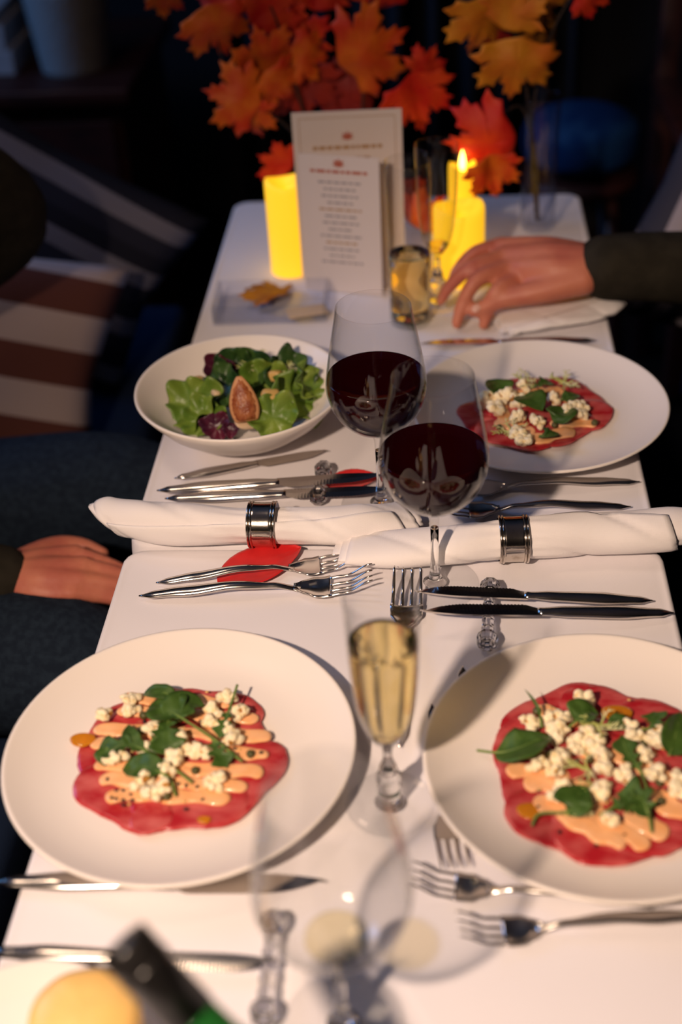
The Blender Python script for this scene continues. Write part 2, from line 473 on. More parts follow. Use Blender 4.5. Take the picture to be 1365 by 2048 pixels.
# ------------------------------------------------------------------ stemware
wg_out = [(0.0042, 0.070), (0.0048, 0.082), (0.0075, 0.0895), (0.014, 0.0945), (0.030, 0.1035), (0.0435, 0.119), (0.0500, 0.136), (0.0518, 0.149), (0.0502, 0.165), (0.0455, 0.194), (0.0400, 0.222), (0.0377, 0.2365)]
def shell(out, th, zin):
    inn = [(max(r - th, 0.0001), z + (th if z < zin + 0.03 else 0)) for r, z in out if z >= zin]
    top = [(out[-1][0] - th * 0.2, out[-1][1] + 0.0005), (out[-1][0] - th * 0.8, out[-1][1] + 0.0005)]
    return [(0.0001, out[0][1])] + out + top + inn[::-1] + [(0.0001, zin + th)]
def inner_at(out, z):
    for (r0, z0), (r1, z1) in zip(out, out[1:]):
        if z0 <= z <= z1:
            return r0 + (r1 - r0) * (z - z0) / (z1 - z0)
    return out[-1][0]
def refine(prof, m=4):
    P = crom([(r, 0, z) for r, z in prof], m)
    return [(max(p.x, 0.0001), p.z) for p in P]
def liquid(out, th, zbot, ztop):
    pts = [(0.0001, zbot)] + [(max(inner_at(out, z) - th, 0.001), z + 0.0004) for z in [zbot + (ztop - zbot) * k / 16 for k in range(1, 17)]]
    rt = pts[-1][0]
    return pts + [(rt - 0.0012, ztop - 0.0002), (rt * 0.6, ztop - 0.0004), (0.0001, ztop - 0.0004)]

def wine_glass(loc, label, fill=None, fillmat='red_wine', fill_label=None):
    t = thing('wine_glass', label, 'wine glass', loc, group='large stemmed wine glasses')
    out = refine(wg_out)
    mk('bowl', *lathe(shell(out, 0.0009, 0.0945), 96), MATS['glass'], t)
    mk('stem', *lathe([(0.0001, 0.0035), (0.012, 0.0038), (0.0075, 0.0075), (0.0055, 0.013), (0.0043, 0.028), (0.0038, 0.05), (0.0041, 0.0695), (0.0001, 0.0696)], 32), MATS['solid_glass'], t)
    mk('foot', *lathe([(0.0001, 0.0003), (0.0425, 0.0003), (0.0432, 0.0009), (0.0425, 0.0015), (0.025, 0.0024), (0.0122, 0.0034), (0.0001, 0.0034)], 72), MATS['glass'], t)
    if fill:
        q = mk('wine', *lathe(liquid(out, 0.0013, 0.0962, fill), 96), MATS[fillmat], t)
        if fill_label: q['label'] = fill_label
    return t

wine_glass((-0.0076, 1.024, 0.75), 'stemmed glass of red wine in the middle of the table, in sharp focus', 0.157, 'red_wine', 'dark red wine')
wine_glass((-0.066, 1.1626, 0.75), 'stemmed glass of red wine farther back, between bowl and plate', 0.160, 'red_wine', 'dark red wine')
wine_glass((-0.0713, 0.5336, 0.75), 'nearly empty blurred stemmed wine glass at the bottom of the photo', 0.0988, 'white_wine', 'last sip of white wine')

fl_out = [(0.0040, 0.066), (0.0052, 0.069), (0.0100, 0.0745), (0.0165, 0.086), (0.0222, 0.107), (0.0255, 0.136), (0.0272, 0.170), (0.0284, 0.2225)]
def flute(loc, label, fill):
    t = thing('champagne_flute', label, 'flute', loc, group='champagne flutes')
    out = refine(fl_out)
    mk('bowl', *lathe(shell(out, 0.0009, 0.0725), 72), MATS['glass'], t)
    mk('stem', *lathe([(0.0001, 0.0035), (0.0125, 0.0036), (0.0098, 0.006), (0.0092, 0.012), (0.0104, 0.031), (0.0100, 0.034), (0.0075, 0.0345), (0.0072, 0.044), (0.0062, 0.0465), (0.0036, 0.054), (0.0035, 0.060), (0.0040, 0.0655), (0.0001, 0.0656)], 28), MATS['solid_glass'], t)
    mk('foot', *lathe([(0.0001, 0.0003), (0.0352, 0.0003), (0.0360, 0.0009), (0.0352, 0.0016), (0.022, 0.0026), (0.0128, 0.0034), (0.0001, 0.0034)], 64), MATS['glass'], t)
    if fill:
        mk('champagne', *lathe(liquid(out, 0.0012, 0.0742, fill), 72), MATS['champagne'], t)['label'] = 'golden champagne'
    return t
flute((-0.0449, 0.7366, 0.75), 'champagne flute of golden wine between the two front plates', 0.176)
flute((-0.004, 1.6426, 0.75), 'stemmed champagne flute between the straight glass and the lit candle', 0.085)
def straight_glass(loc, label, fill):
    t = thing('straight_glass', label, 'glass', loc)
    out = refine([(0.0255, 0.0), (0.0272, 0.002), (0.0276, 0.02), (0.0284, 0.10), (0.0295, 0.2225)])
    mk('body', *lathe([(0.0001, 0.0)] + out + [(0.0288, 0.2230)] + [(r - 0.0011, max(z, 0.008)) for r, z in out[::-1]] + [(0.0001, 0.008)], 72), MATS['glass'], t)
    pts = [(0.0001, 0.0085)] + [(inner_at(out, z) - 0.0014, z) for z in (0.0088, 0.02, 0.04, 0.07, fill)]
    mk('champagne', *lathe(pts + [(pts[-1][0] - 0.001, fill - 0.0003), (0.0001, fill - 0.0005)], 64), MATS['champagne'], t)['label'] = 'golden champagne'
straight_glass((-0.0403, 1.5879, 0.75), 'tall straight glass of golden champagne in front of the menu cards', 0.098)

# ------------------------------------------------------------------ cutlery
def interp(tab, x):
    for a, b in zip(tab, tab[1:]):
        if a[0] <= x <= b[0]:
            f = (x - a[0]) / (b[0] - a[0]); f2 = f * f * (3 - 2 * f)
            return [u + (v - u) * f2 for u, v in zip(a[1:], b[1:])]
    return list(tab[-1][1:])

FORK_Z = [(0, 0.0032), (0.04, 0.0062), (0.085, 0.0105), (0.118, 0.0085), (0.145, 0.0030), (0.160, 0.0018), (0.180, 0.0052), (0.205, 0.0175)]
def build_fork():
    t = thing('fork', 'x', 'fork')
    rings = []
    tab = [(0, 0.0008, 0.0008), (0.014, 0.0052, 0.0026), (0.045, 0.0068, 0.0036), (0.09, 0.0050, 0.0032), (0.118, 0.0032, 0.0026), (0.135, 0.0036, 0.0015), (0.142, 0.0056, 0.0011)]
    for i in range(40):
        x = 0.142 * i / 39
        w_, h_ = interp(tab, x); z = interp(FORK_Z, x)[0]
        rings.append([(x, w_ * math.cos(a), z + h_ * math.sin(a)) for a in [2 * math.pi * k / 14 for k in range(14)]])
    mk('handle', *loft(rings), MATS['steel'], t)
    rings = []
    for i in range(16):
        x = 0.136 + 0.032 * i / 15
        w_ = interp([(0.136, 0.0036), (0.146, 0.0096), (0.155, 0.0140), (0.168, 0.0144)], x)[0]
        z = interp(FORK_Z, x)[0]
        top = [(x, w_ * (k / 4 - 1), z + 0.0009 + 0.0022 * abs(k / 4 - 1) ** 2) for k in range(9)]
        bot = [(x, w_ * (1 - k / 4), z - 0.0009 + 0.0022 * abs(1 - k / 4) ** 2) for k in range(9)]
        rings.append(top + bot)
    mk('head', *loft(rings), MATS['steel'], t)
    for j in range(4):
        yc = (j - 1.5) * 0.0082
        rings = []
        for i in range(12):
            f = i / 11; x = 0.1665 + 0.0385 * f
            z = interp(FORK_Z, x)[0] + 0.0022 * min(1, abs(yc / 0.0144)) ** 2
            w_ = 0.0019 * (1 - 0.45 * f) * (1 if i < 11 else 0.4); h_ = 0.0009 * (1 - 0.3 * f)
            y = yc * (1 - 0.05 * f)
            rings.append([(x, y + w_ * math.cos(a), z + h_ * math.sin(a)) for a in [2 * math.pi * k / 8 for k in range(8)]])
        mk('tine', *loft(rings), MATS['steel'], t)
    return t

def build_knife(serrated):
    t = thing('knife', 'x', 'knife')
    tab = [(0, 0.0008, 0.0008), (0.014, 0.0056, 0.0032), (0.05, 0.0084, 0.0050), (0.10, 0.0070, 0.0044), (0.122, 0.0050, 0.0032), (0.127, 0.0048, 0.0022)]
    rings = []
    for i in range(34):
        x = 0.127 * i / 33; w_, h_ = interp(tab, x)
        rings.append([(x, w_ * math.cos(a), 0.0052 + h_ * math.sin(a)) for a in [2 * math.pi * k / 14 for k in range(14)]])
    mk('handle', *loft(rings), MATS['steel'], t)
    rings = []
    n = 70
    for i in range(n):
        f = i / (n - 1); x = 0.124 + 0.112 * f
        back = 0.0062 * (1 if f < 0.55 else 1 - ((f - 0.55) / 0.45) ** 2 * 0.9)
        edge = -0.0105 * min(1, 0.35 + f * 5) * (1 if f < 0.6 else max(0.04, 1 - ((f - 0.6) / 0.4) ** 2 * 1.25))
        if serrated and 0.12 < f < 0.8 and i % 2: edge *= 0.9
        if f > 0.985: back, edge = -0.0002, -0.0012
        yc = 0
        rings.append([(x, back, 0.0052 + 0.0009), (x, (back + edge) / 2, 0.0052 + 0.0006), (x, edge, 0.0052), (x, (back + edge) / 2, 0.0052 - 0.0006), (x, back, 0.0052 - 0.0009)])
    mk('blade', *loft(rings), MATS['steel'], t, smooth=False)
    return t

fork0, knife0, knife1 = build_fork(), build_knife(True), build_knife(False)
USED = set()
def lay(src, L, h0, tip, label, cat, name, flat=1.0, flip=1.0, z0=0.0003):
    o = src if src not in USED else copy_tree(src)
    USED.add(src)
    a, b = Vector(h0), Vector(tip)
    d = Vector((b.x - a.x, b.y - a.y, 0)); s = d.length / L
    o.location = (a.x, a.y, a.z + z0)
    o.rotation_euler = (0, -math.atan2(b.z - a.z, d.length) if cat == 'knife' else 0, math.atan2(d.y, d.x))
    o.scale = (s, min(max(s, 0.9), 1.12) * flip, min(max(s, 0.9), 1.12) * flat)
    o['label'] = label; o['group'] = 'steel table cutlery'
    return o
LF, LK = 0.205, 0.236
lay(fork0, LF, (-0.289, 1.0232, 0.75), (-0.0879, 1.0545, 0.75), 'steel dinner fork lying across the red leaf', 'fork', 'fork')
lay(fork0, LF, (-0.3025, 1.0019, 0.75), (-0.0691, 1.0164, 0.75), 'steel dinner fork nearest the left front plate, beside the red leaf', 'fork', 'fork')
lay(fork0, LF, (-0.038, 0.7973, 0.75), (-0.0345, 1.0257, 0.75), 'small fork with tines pointing away, behind the champagne flute', 'fork', 'fork')
lay(fork0, LF, (0.1614, 0.6373, 0.75), (-0.0265, 0.6542, 0.75), 'steel fork half hidden under the edge of the right front plate', 'fork', 'fork', 0.9)
lay(fork0, LF, (0.1966, 0.629, 0.75), (0.0084, 0.6068, 0.75), 'steel fork closest to the bottom right corner', 'fork', 'fork')
lay(fork0, LF, (-0.0108, 0.8524, 0.75), (0.0081, 0.6663, 0.75), 'fork tucked under the left rim of the right front plate', 'fork', 'fork', 0.42)
lay(fork0, LF, (0.2144, 1.1961, 0.75), (-0.0027, 1.1834, 0.75), 'steel fork under the front rim of the far carpaccio plate', 'fork', 'fork', 0.8)
lay(fork0, LF, (0.1991, 1.1486, 0.75), (-0.0092, 1.1414, 0.75), 'steel fork between the far plate and the right napkin', 'fork', 'fork')
lay(knife0, LK, (0.2002, 0.9905, 0.75), (-0.0294, 0.9799, 0.772), 'serrated steak knife, the upper of two on the crystal rest', 'knife', 'knife')
lay(knife0, LK, (0.2174, 0.9719, 0.75), (-0.0229, 0.9502, 0.772), 'steel steak knife, the lower of two on the crystal rest', 'knife', 'knife')
lay(knife0, LK, (-0.3152, 1.1835, 0.75), (-0.0597, 1.1871, 0.766), 'steel knife with blue glint behind the left napkin roll', 'knife', 'knife')
lay(knife0, LK, (-0.3036, 1.1679, 0.75), (-0.0538, 1.166, 0.762), 'steel knife half hidden right behind the left napkin roll', 'knife', 'knife')
lay(knife1, LK, (-0.3002, 1.2088, 0.75), (-0.1308, 1.2629, 0.75), 'slim butter knife just in front of the salad bowl', 'knife', 'knife')
lay(knife1, LK, (-0.3513, 0.6487, 0.75), (-0.0928, 0.6541, 0.75), 'steel knife under the front rim of the left front plate', 'knife', 'knife', 0.8)
lay(knife0, LK, (-0.339, 0.5849, 0.75), (-0.1193, 0.5773, 0.754), 'steel knife running behind the bottle neck, resting on crystal', 'knife', 'knife')
lay(knife1, LK, (0.0175, 0.9009, 0.75), (0.0239, 0.684, 0.75), 'knife tucked under the right front plate, only its dark end showing', 'knife', 'knife', 0.5)
lay(knife1, LK, (0.1983, 1.5145, 0.75), (-0.0308, 1.5149, 0.75), 'steel knife behind the far carpaccio plate', 'knife', 'knife')

def crystal_rest(a, b, label):
    a, b = Vector(a), Vector(b); L = (b - a).length
    t = thing('knife_rest', label, 'knife rest', a, math.atan2(b.y - a.y, b.x - a.x), 'crystal knife rests')
    def fac(prof, n, ph=0.0):
        return loft([[(x, r * math.cos(2 * math.pi * (j + ph) / n), 0.0105 + r * math.sin(2 * math.pi * (j + ph) / n)) for j in range(n)] for x, r in prof])
    bar = [(0.008 + (L - 0.016) * k / 14, 0.0052 + 0.0012 * (k % 2)) for k in range(15)]
    mk('bar', *fac(bar, 8, 0.5), MATS['crystal'], t, smooth=False)
    for x0, s in ((0, 1), (L, -1)):
        mk('end_knob', *fac([(x0, 0.004), (x0 + s * 0.004, 0.0092), (x0 + s * 0.010, 0.0106), (x0 + s * 0.016, 0.0092), (x0 + s * 0.019, 0.0055)], 8, 0.5), MATS['crystal'], t, smooth=False)
    return t
crystal_rest((0.0399, 0.9174, 0.75), (0.0465, 1.0142, 0.75), 'cut crystal knife rest under the two steak knives')
crystal_rest((-0.1345, 1.1542, 0.75), (-0.1317, 1.2249, 0.75), 'cut crystal knife rest half hidden behind the left napkin')
crystal_rest((-0.1266, 0.5253, 0.75), (-0.1275, 0.6201, 0.75), 'cut crystal knife rest seen through the empty wine glass')

# ------------------------------------------------------------------ napkin rolls and rings
def napkin_roll(P, W, H, label, seed, turns=2.4, twist=2.2, ph=0.5, cut=(0.10, 0.06), ring_s=0.51, slant=0.0):
    base = Vector(P[0]); base.z = ZT
    C = [Vector(p) - base for p in P]
    path = crom(C, 14); n = len(path)
    P2, fr = frames(path)
    NU = n; NV = 110
    V = []; F = []
    for i in range(NU):
        for j in range(NV + 1):
            v = j / NV
            th0 = 2 * math.pi * turns * (v - 1) + ph - 0.5 * twist
            s0 = cut[0] * v + slant * (0.5 - 0.5 * math.sin(th0)); s1 = 1 - cut[1] * v * v
            s = s0 + (s1 - s0) * i / (NU - 1)
            x = s * (n - 1); k = min(int(x), n - 2); f = x - k
            p = path[k].lerp(path[k + 1], f)
            t, sd, up = fr[k]
            sd = Vector((sd.x, sd.y, 0)).normalized()
            wv = interp(W, s)[0]; hv = interp(H, s)[0]
            th = 2 * math.pi * turns * (v - 1) + ph + twist * (s - 0.5)
            rho = 0.60 + 0.40 * v
            rho *= 1 + 0.05 * math.sin(3 * th + 11 * s + seed) * v + 0.11 * noise.noise((s * 8, th * 0.7, seed))
            rho += 0.05 * max(0.0, (v - 0.86) / 0.14)          # free edge lifts a little
            gather = math.exp(-((s - ring_s) / 0.10) ** 2) * (1 if abs(s - ring_s) > 0.035 else 0.2)
            rho *= 1 + 0.055 * gather * math.sin(11 * th + 14 * s + seed)
            # long soft diagonal creases towards the ends
            rho *= 1 - 0.12 * math.exp(-((math.fmod(th * 0.16 + s * 1.7 + seed + 10, 0.5) - 0.25) / 0.025) ** 2) * min(1, abs(s - ring_s) * 6)
            z = hv * rho * math.sin(th)
            q = p + sd * (wv * rho * math.cos(th)) + Vector((0, 0, 1)) * z
            V.append(q)
    for i in range(NU - 1):
        for j in range(NV):
            a = i * (NV + 1) + j
            F.append((a, a + 1, a + NV + 2, a + NV + 1))
    o = mk('napkin', V, F, MATS['napkin'], loc=base)
    m = o.modifiers.new('s', 'SOLIDIFY'); m.thickness = 0.0016
    bake(o)
    return tag(o, label, 'napkin', 'rolled white napkins')

def napkin_ring(c_, direc, label):
    a = math.atan2(direc[1], direc[0])
    t = thing('napkin_ring', label, 'napkin ring', (c_[0], c_[1], ZT), a, 'silver napkin rings')
    R = 0.0235; hw = 0.0148
    def ringx(prof, n=56):
        rr = [[(x, r * math.cos(2 * math.pi * j / n), R + 0.0012 + r * math.sin(2 * math.pi * j / n)) for j in range(n)] for x, r in prof]
        rr.append(rr[0])
        return loft(rr, cap=False)
    mk('band', *ringx([(-hw, R - 0.0012), (-hw, R), (-hw * 0.5, R - 0.0002), (0, R - 0.0004), (hw * 0.5, R - 0.0002), (hw, R), (hw, R - 0.0012), (0, R - 0.0014)]), MATS['silver'], t)
    for s in (-1, 1):
        for xo in (0.92, 0.72):
            x0 = s * hw * xo
            mk('rim_bead', *ringx([(x0 + 0.0011 * math.cos(q), R + 0.0004 + 0.0009 * math.sin(q)) for q in [2 * math.pi * k / 8 for k in range(8)]]), MATS['silver'], t)
    return t

napkin_roll([(-0.3783, 1.1193, 0.776), (-0.3066, 1.1031, 0.774), (-0.1853, 1.0925, 0.7735), (-0.0959, 1.0992, 0.771), (-0.0264, 1.125, 0.762)],
            [(0, 0.012), (0.10, 0.021), (0.3, 0.0255), (0.49, 0.0205), (0.56, 0.0205), (0.75, 0.026), (1, 0.030)],
            [(0, 0.010), (0.10, 0.0190), (0.3, 0.0235), (0.49, 0.0205), (0.56, 0.0205), (0.75, 0.0200), (1, 0.011)],
            'white linen napkin rolled through a silver ring, on the left', 1.0, ph=0.75, twist=1.5, cut=(0.06, 0.10), slant=0.13)
napkin_ring((-0.1853, 1.0925, 0.7735), (1, -0.02), 'engraved silver ring around the left napkin')
napkin_roll([(-0.1108, 1.0629, 0.761), (-0.018, 1.0566, 0.769), (0.0708, 1.0648, 0.7735), (0.1579, 1.0764, 0.7735), (0.2675, 1.0828, 0.776)],
            [(0, 0.026), (0.25, 0.0250), (0.44, 0.0205), (0.53, 0.0205), (0.7, 0.0255), (0.9, 0.028), (1, 0.024)],
            [(0, 0.009), (0.25, 0.0180), (0.44, 0.0205), (0.53, 0.0205), (0.7, 0.0230), (0.9, 0.0225), (1, 0.016)],
            'white linen napkin rolled through a silver ring, on the right', 4.2, ph=2.3, twist=-2.4, cut=(0.05, 0.10))
napkin_ring((0.0708, 1.0648, 0.7735), (1, 0.05), 'tarnished silver ring around the right napkin')
napkin_roll([(0.0676, 1.5634, 0.756), (0.1303, 1.5739, 0.761), (0.1976, 1.595, 0.762), (0.2424, 1.6096, 0.764)],
            [(0, 0.036), (0.4, 0.038), (0.8, 0.034), (1, 0.018)], [(0, 0.005), (0.4, 0.010), (0.8, 0.011), (1, 0.007)],
            'white napkin loosely folded beneath the reaching hand', 8.0, turns=1.8, ph=1.2, twist=1.0)

# ------------------------------------------------------------------ carpaccio: beef slices, sauce
def blob(outline, z0, h, dome=True, waves=0.0, seed=0.0):
    # a closed piece with the given outline, a thin edge and a rounded top
    cx = sum(p[0] for p in outline) / len(outline); cy = sum(p[1] for p in outline) / len(outline)
    prof = [(1.0, 0.0), (1.005, 0.35), (0.97, 0.75), (0.90, 0.95), (0.75, 1.0), (0.5, 1.02), (0.25, 1.0), (0.02, 1.0)] if dome else \
           [(1.0, 0.0), (1.003, 0.5), (0.985, 1.0), (0.85, 1.0), (0.65, 1.0), (0.45, 1.0), (0.22, 1.0), (0.02, 1.0)]
    rings = []
    for s, k in prof:
        r = []
        for (x, y) in outline:
            px, py = cx + (x - cx) * s, cy + (y - cy) * s
            zz = z0 + h * k + (waves * noise.noise((px * 38 + seed, py * 38, seed)) if k > 0.3 else 0)
            r.append((px, py, zz))
        rings.append(r)
    return loft(rings)

def slice_outline(cx, cy, r, seed, n=56, tang=None):
    out = []
    ph = seed * 2.1
    for j in range(n):
        a = 2 * math.pi * j / n
        rr = r * 1.10 * (1 + 0.08 * math.sin(2 * a + ph) + 0.05 * math.sin(3 * a + ph * 1.7) + 0.05 * noise.noise((math.cos(a) * 2.5, math.sin(a) * 2.5, seed)) + 0.02 * noise.noise((math.cos(a) * 9, math.sin(a) * 9, seed)))
        if tang is not None: rr *= 1 + 0.24 * math.cos(2 * (a - tang))
        out.append((cx + rr * math.cos(a), cy + rr * math.sin(a)))
    return out

def capsule_outline(a, b, hw, seed, n=44):
    a, b = Vector(a), Vector(b); d = (b - a); L = d.length; d.normalize(); s = Vector((-d.y, d.x))
    out = []
    for side in (1, -1):
        for k in range(n):
            f = 0.5 - 0.5 * math.cos(math.pi * k / (n - 1))
            if side < 0: f = 1 - f
            x = f * L
            w_ = hw * (0.92 + 0.12 * math.sin(x * 210 + seed * 3 + side) + 0.42 * noise.noise((x * 70, seed * 7.3, side * 2.0)))
            e = min(f, 1 - f) * L
            if e < hw: w_ *= math.sqrt(max(0.0, 1 - (1 - e / hw) ** 2)) + 0.02
            out.append(a + d * x + s * (w_ * side))
    return [(p.x, p.y) for p in out]

def places(pts, ctr):
    # one phrase for each point: its sector around ctr, and its rank from the middle within that sector
    sec = []
    for p in pts:
        dx, dy = p[0] - ctr[0], p[1] - ctr[1]
        sec.append((('right', 'back right', 'back', 'back left', 'left', 'front left', 'front', 'front right')[int((math.degrees(math.atan2(dy, dx)) % 360 + 22.5) // 45) % 8], math.hypot(dx, dy)))
    out = []
    for s_, d in sec:
        same = sorted(q[1] for q in sec if q[0] == s_); k = same.index(d)
        out.append((s_, '' if len(same) == 1 else (', nearest', ', second', ', third', ', fourth', ', fifth', ', sixth', ', seventh', ', eighth')[min(k, 7)] + ' from the middle'))
    return out

def carpaccio(key, where, slices, stripes_, sauce_label):
    px, py = PC[key]
    PLS = places([q[0] for q in slices[:-1]], (px, py))
    for i, (c_, r) in enumerate(slices):
        V, F = blob(slice_outline(0, 0, r, i * 1.37 + ord(key), tang=None if i == len(slices) - 1 or r < 0.02 else math.atan2(c_[1] - py, c_[0] - px) + math.pi / 2), 0, 0.0016, False, 0.0008, i + 1.0)
        o = mk('beef_slice', V, F, MATS['beef'], loc=(c_[0], c_[1], ZP + 0.0004 + 0.00055 * i))
        o.rotation_euler = (0, 0, 0)
        side = 'in the middle of' if i == len(slices) - 1 else 'at the %s of' % PLS[i][0]
        tag(o, 'raw beef slice ' + side + ' the ' + where + ('' if i == len(slices) - 1 else PLS[i][1]), 'beef slice', 'beef slices on the ' + where)
    z = ZP + 0.0006 + 0.00055 * len(slices)
    parts = [blob(capsule_outline(a[:2], b[:2], hw * 0.9, i * 1.9 + ord(key)), z + 0.0002 * (i % 2), 0.0026) for i, (a, b, hw) in enumerate(stripes_)]
    V, F = join(*parts)
    ox, oy = slices[-1][0][0], slices[-1][0][1]
    o = mk('sauce', [(v[0] - ox, v[1] - oy, v[2] - z) for v in V], F, MATS['sauce'], loc=(ox, oy, z))
    tag(o, sauce_label, 'sauce')
    return z + 0.0026

WA, WB, WC = 'left front plate', 'right front plate', 'far carpaccio plate'
ZA = carpaccio('A', WA, [((-0.2813, 0.7975, 0.76), 0.036), ((-0.2593, 0.7376, 0.76), 0.039), ((-0.2582, 0.8208, 0.76), 0.036), ((-0.2146, 0.8273, 0.76), 0.038), ((-0.1841, 0.7971, 0.76), 0.039), ((-0.1743, 0.7467, 0.76), 0.037), ((-0.2062, 0.7273, 0.76), 0.036), ((-0.2361, 0.7084, 0.76), 0.016), ((-0.2289, 0.7773, 0.76), 0.045)],
    [((-0.286, 0.8466, 0.763), (-0.2561, 0.8416, 0.763), 0.0085), ((-0.2234, 0.843, 0.763), (-0.1879, 0.8362, 0.763), 0.0065), ((-0.2883, 0.8282, 0.763), (-0.1611, 0.819, 0.763), 0.0075), ((-0.3045, 0.8053, 0.763), (-0.1478, 0.7968, 0.763), 0.0085), ((-0.3036, 0.7885, 0.763), (-0.1479, 0.7763, 0.763), 0.0075),
     ((-0.2947, 0.7635, 0.763), (-0.15, 0.7564, 0.763), 0.0085), ((-0.2872, 0.7483, 0.763), (-0.1616, 0.7408, 0.763), 0.008), ((-0.2783, 0.7297, 0.763), (-0.1741, 0.7277, 0.763), 0.0085)], 'stripes of orange sauce over beef on the left front plate')
ZB = carpaccio('B', WB, [((0.1041, 0.8303, 0.76), 0.038), ((0.1507, 0.8269, 0.76), 0.038), ((0.1835, 0.8039, 0.76), 0.038), ((0.075, 0.7886, 0.76), 0.036), ((0.0746, 0.7549, 0.76), 0.035), ((0.0858, 0.7075, 0.76), 0.030), ((0.1266, 0.6989, 0.76), 0.036), ((0.1691, 0.7137, 0.76), 0.038), ((0.1849, 0.756, 0.76), 0.04), ((0.1276, 0.7664, 0.76), 0.05)],
    [((0.0785, 0.8332, 0.763), (0.1152, 0.8123, 0.763), 0.009), ((0.0553, 0.7971, 0.763), (0.0868, 0.7688, 0.763), 0.010), ((0.0504, 0.7617, 0.763), (0.1018, 0.7524, 0.763), 0.010), ((0.0644, 0.7492, 0.763), (0.1338, 0.7313, 0.763), 0.012), ((0.0703, 0.7263, 0.763), (0.1261, 0.7146, 0.763), 0.012),
     ((0.089, 0.7161, 0.763), (0.1379, 0.6817, 0.763), 0.010), ((0.1179, 0.7104, 0.763), (0.1569, 0.682, 0.763), 0.010), ((0.1429, 0.7184, 0.763), (0.1701, 0.69, 0.763), 0.012), ((0.1642, 0.738, 0.763), (0.1897, 0.7113, 0.763), 0.013), ((0.1087, 0.7859, 0.763), (0.1521, 0.7694, 0.763), 0.010), ((0.1562, 0.7694, 0.763), (0.1894, 0.7479, 0.763), 0.010)], 'wavy orange sauce over beef on the right front plate')
ZC = carpaccio('C', WC, [((0.0457, 1.3221, 0.76), 0.028), ((0.0767, 1.3669, 0.76), 0.034), ((0.1181, 1.3834, 0.76), 0.034), ((0.1553, 1.3647, 0.76), 0.034), ((0.1719, 1.3222, 0.76), 0.028), ((0.1351, 1.2925, 0.76), 0.034), ((0.0832, 1.2808, 0.76), 0.034), ((0.1116, 1.326, 0.76), 0.05)],
    [((0.0614, 1.3058, 0.763), (0.1057, 1.2798, 0.763), 0.012), ((0.0991, 1.262, 0.763), (0.1513, 1.2851, 0.763), 0.012), ((0.124, 1.2988, 0.763), (0.1781, 1.2996, 0.763), 0.010), ((0.0573, 1.3566, 0.763), (0.1051, 1.3669, 0.763), 0.012), ((0.1236, 1.3781, 0.763), (0.1572, 1.3538, 0.763), 0.012), ((0.0693, 1.3621, 0.763), (0.0725, 1.2978, 0.763), 0.009), ((0.1518, 1.3597, 0.763), (0.146, 1.2896, 0.763), 0.009), ((0.0994, 1.3694, 0.763), (0.1292, 1.3732, 0.763), 0.009)], 'orange sauce over beef on the far carpaccio plate')

# ------------------------------------------------------------------ popcorn, capers, seeds, leaves
def popcorn_mesh(seed):
    rnd = random.Random(seed)
    lobes = []
    for i in range(rnd.randint(8, 10)):
        d = Vector((rnd.gauss(0, 1), rnd.gauss(0, 1), rnd.gauss(0, 0.6))).normalized()
        lobes.append((d * rnd.uniform(0.46, 0.72), rnd.uniform(0.28, 0.45)))
    lobes.append((Vector((0, 0, 0)), 0.46))
    V, F = ico(1, 4)
    out = []
    for v in V:
        best = 0
        for c_, r in lobes:
            b = v.dot(c_); disc = b * b - c_.dot(c_) + r * r
            if disc > 0: best = max(best, b + math.sqrt(disc))
        best = max(best, 0.3) * (1 + 0.18 * noise.noise(v * 3.1 + Vector((seed, 0, 0))) + 0.10 * noise.noise(v * 7))
        out.append(v * best)
    me = bpy.data.meshes.new('popcorn')
    me.from_pydata([tuple(v) for v in out], [], F)
    me.polygons.foreach_set('use_smooth', [True] * len(me.polygons))
    me.materials.append(MATS['popcorn']); me.materials.append(MATS['kernel_hull'])
    dirs = Vector((rnd.gauss(0, 1), rnd.gauss(0, 1), 0.5)).normalized()
    for p in me.polygons:
        if p.center.normalized().dot(dirs) > 0.86 and p.center.length < 0.78: p.material_index = 1
    return me
POP = [popcorn_mesh(k + 3) for k in range(8)]
rp_ = random.Random(11)
def scatter_popcorn(pts, where, size, zoff=0.0):
    PLS = places(pts, (sum(p[0] for p in pts) / len(pts), sum(p[1] for p in pts) / len(pts)))
    for i, p in enumerate(pts):
        o = link('popcorn', POP[rp_.randrange(8)], None, None)
        s = size * rp_.uniform(0.82, 1.15)
        o.scale = (s, s, s * 0.92); o.rotation_euler = (rp_.uniform(-0.6, 0.6), rp_.uniform(-0.6, 0.6), rp_.uniform(0, 6.28))
        o.location = (p[0], p[1], p[2] + zoff)
        tag(o, 'cream popcorn at the ' + PLS[i][0] + ' of the ' + where + PLS[i][1], 'popcorn', 'popcorn on the ' + where)

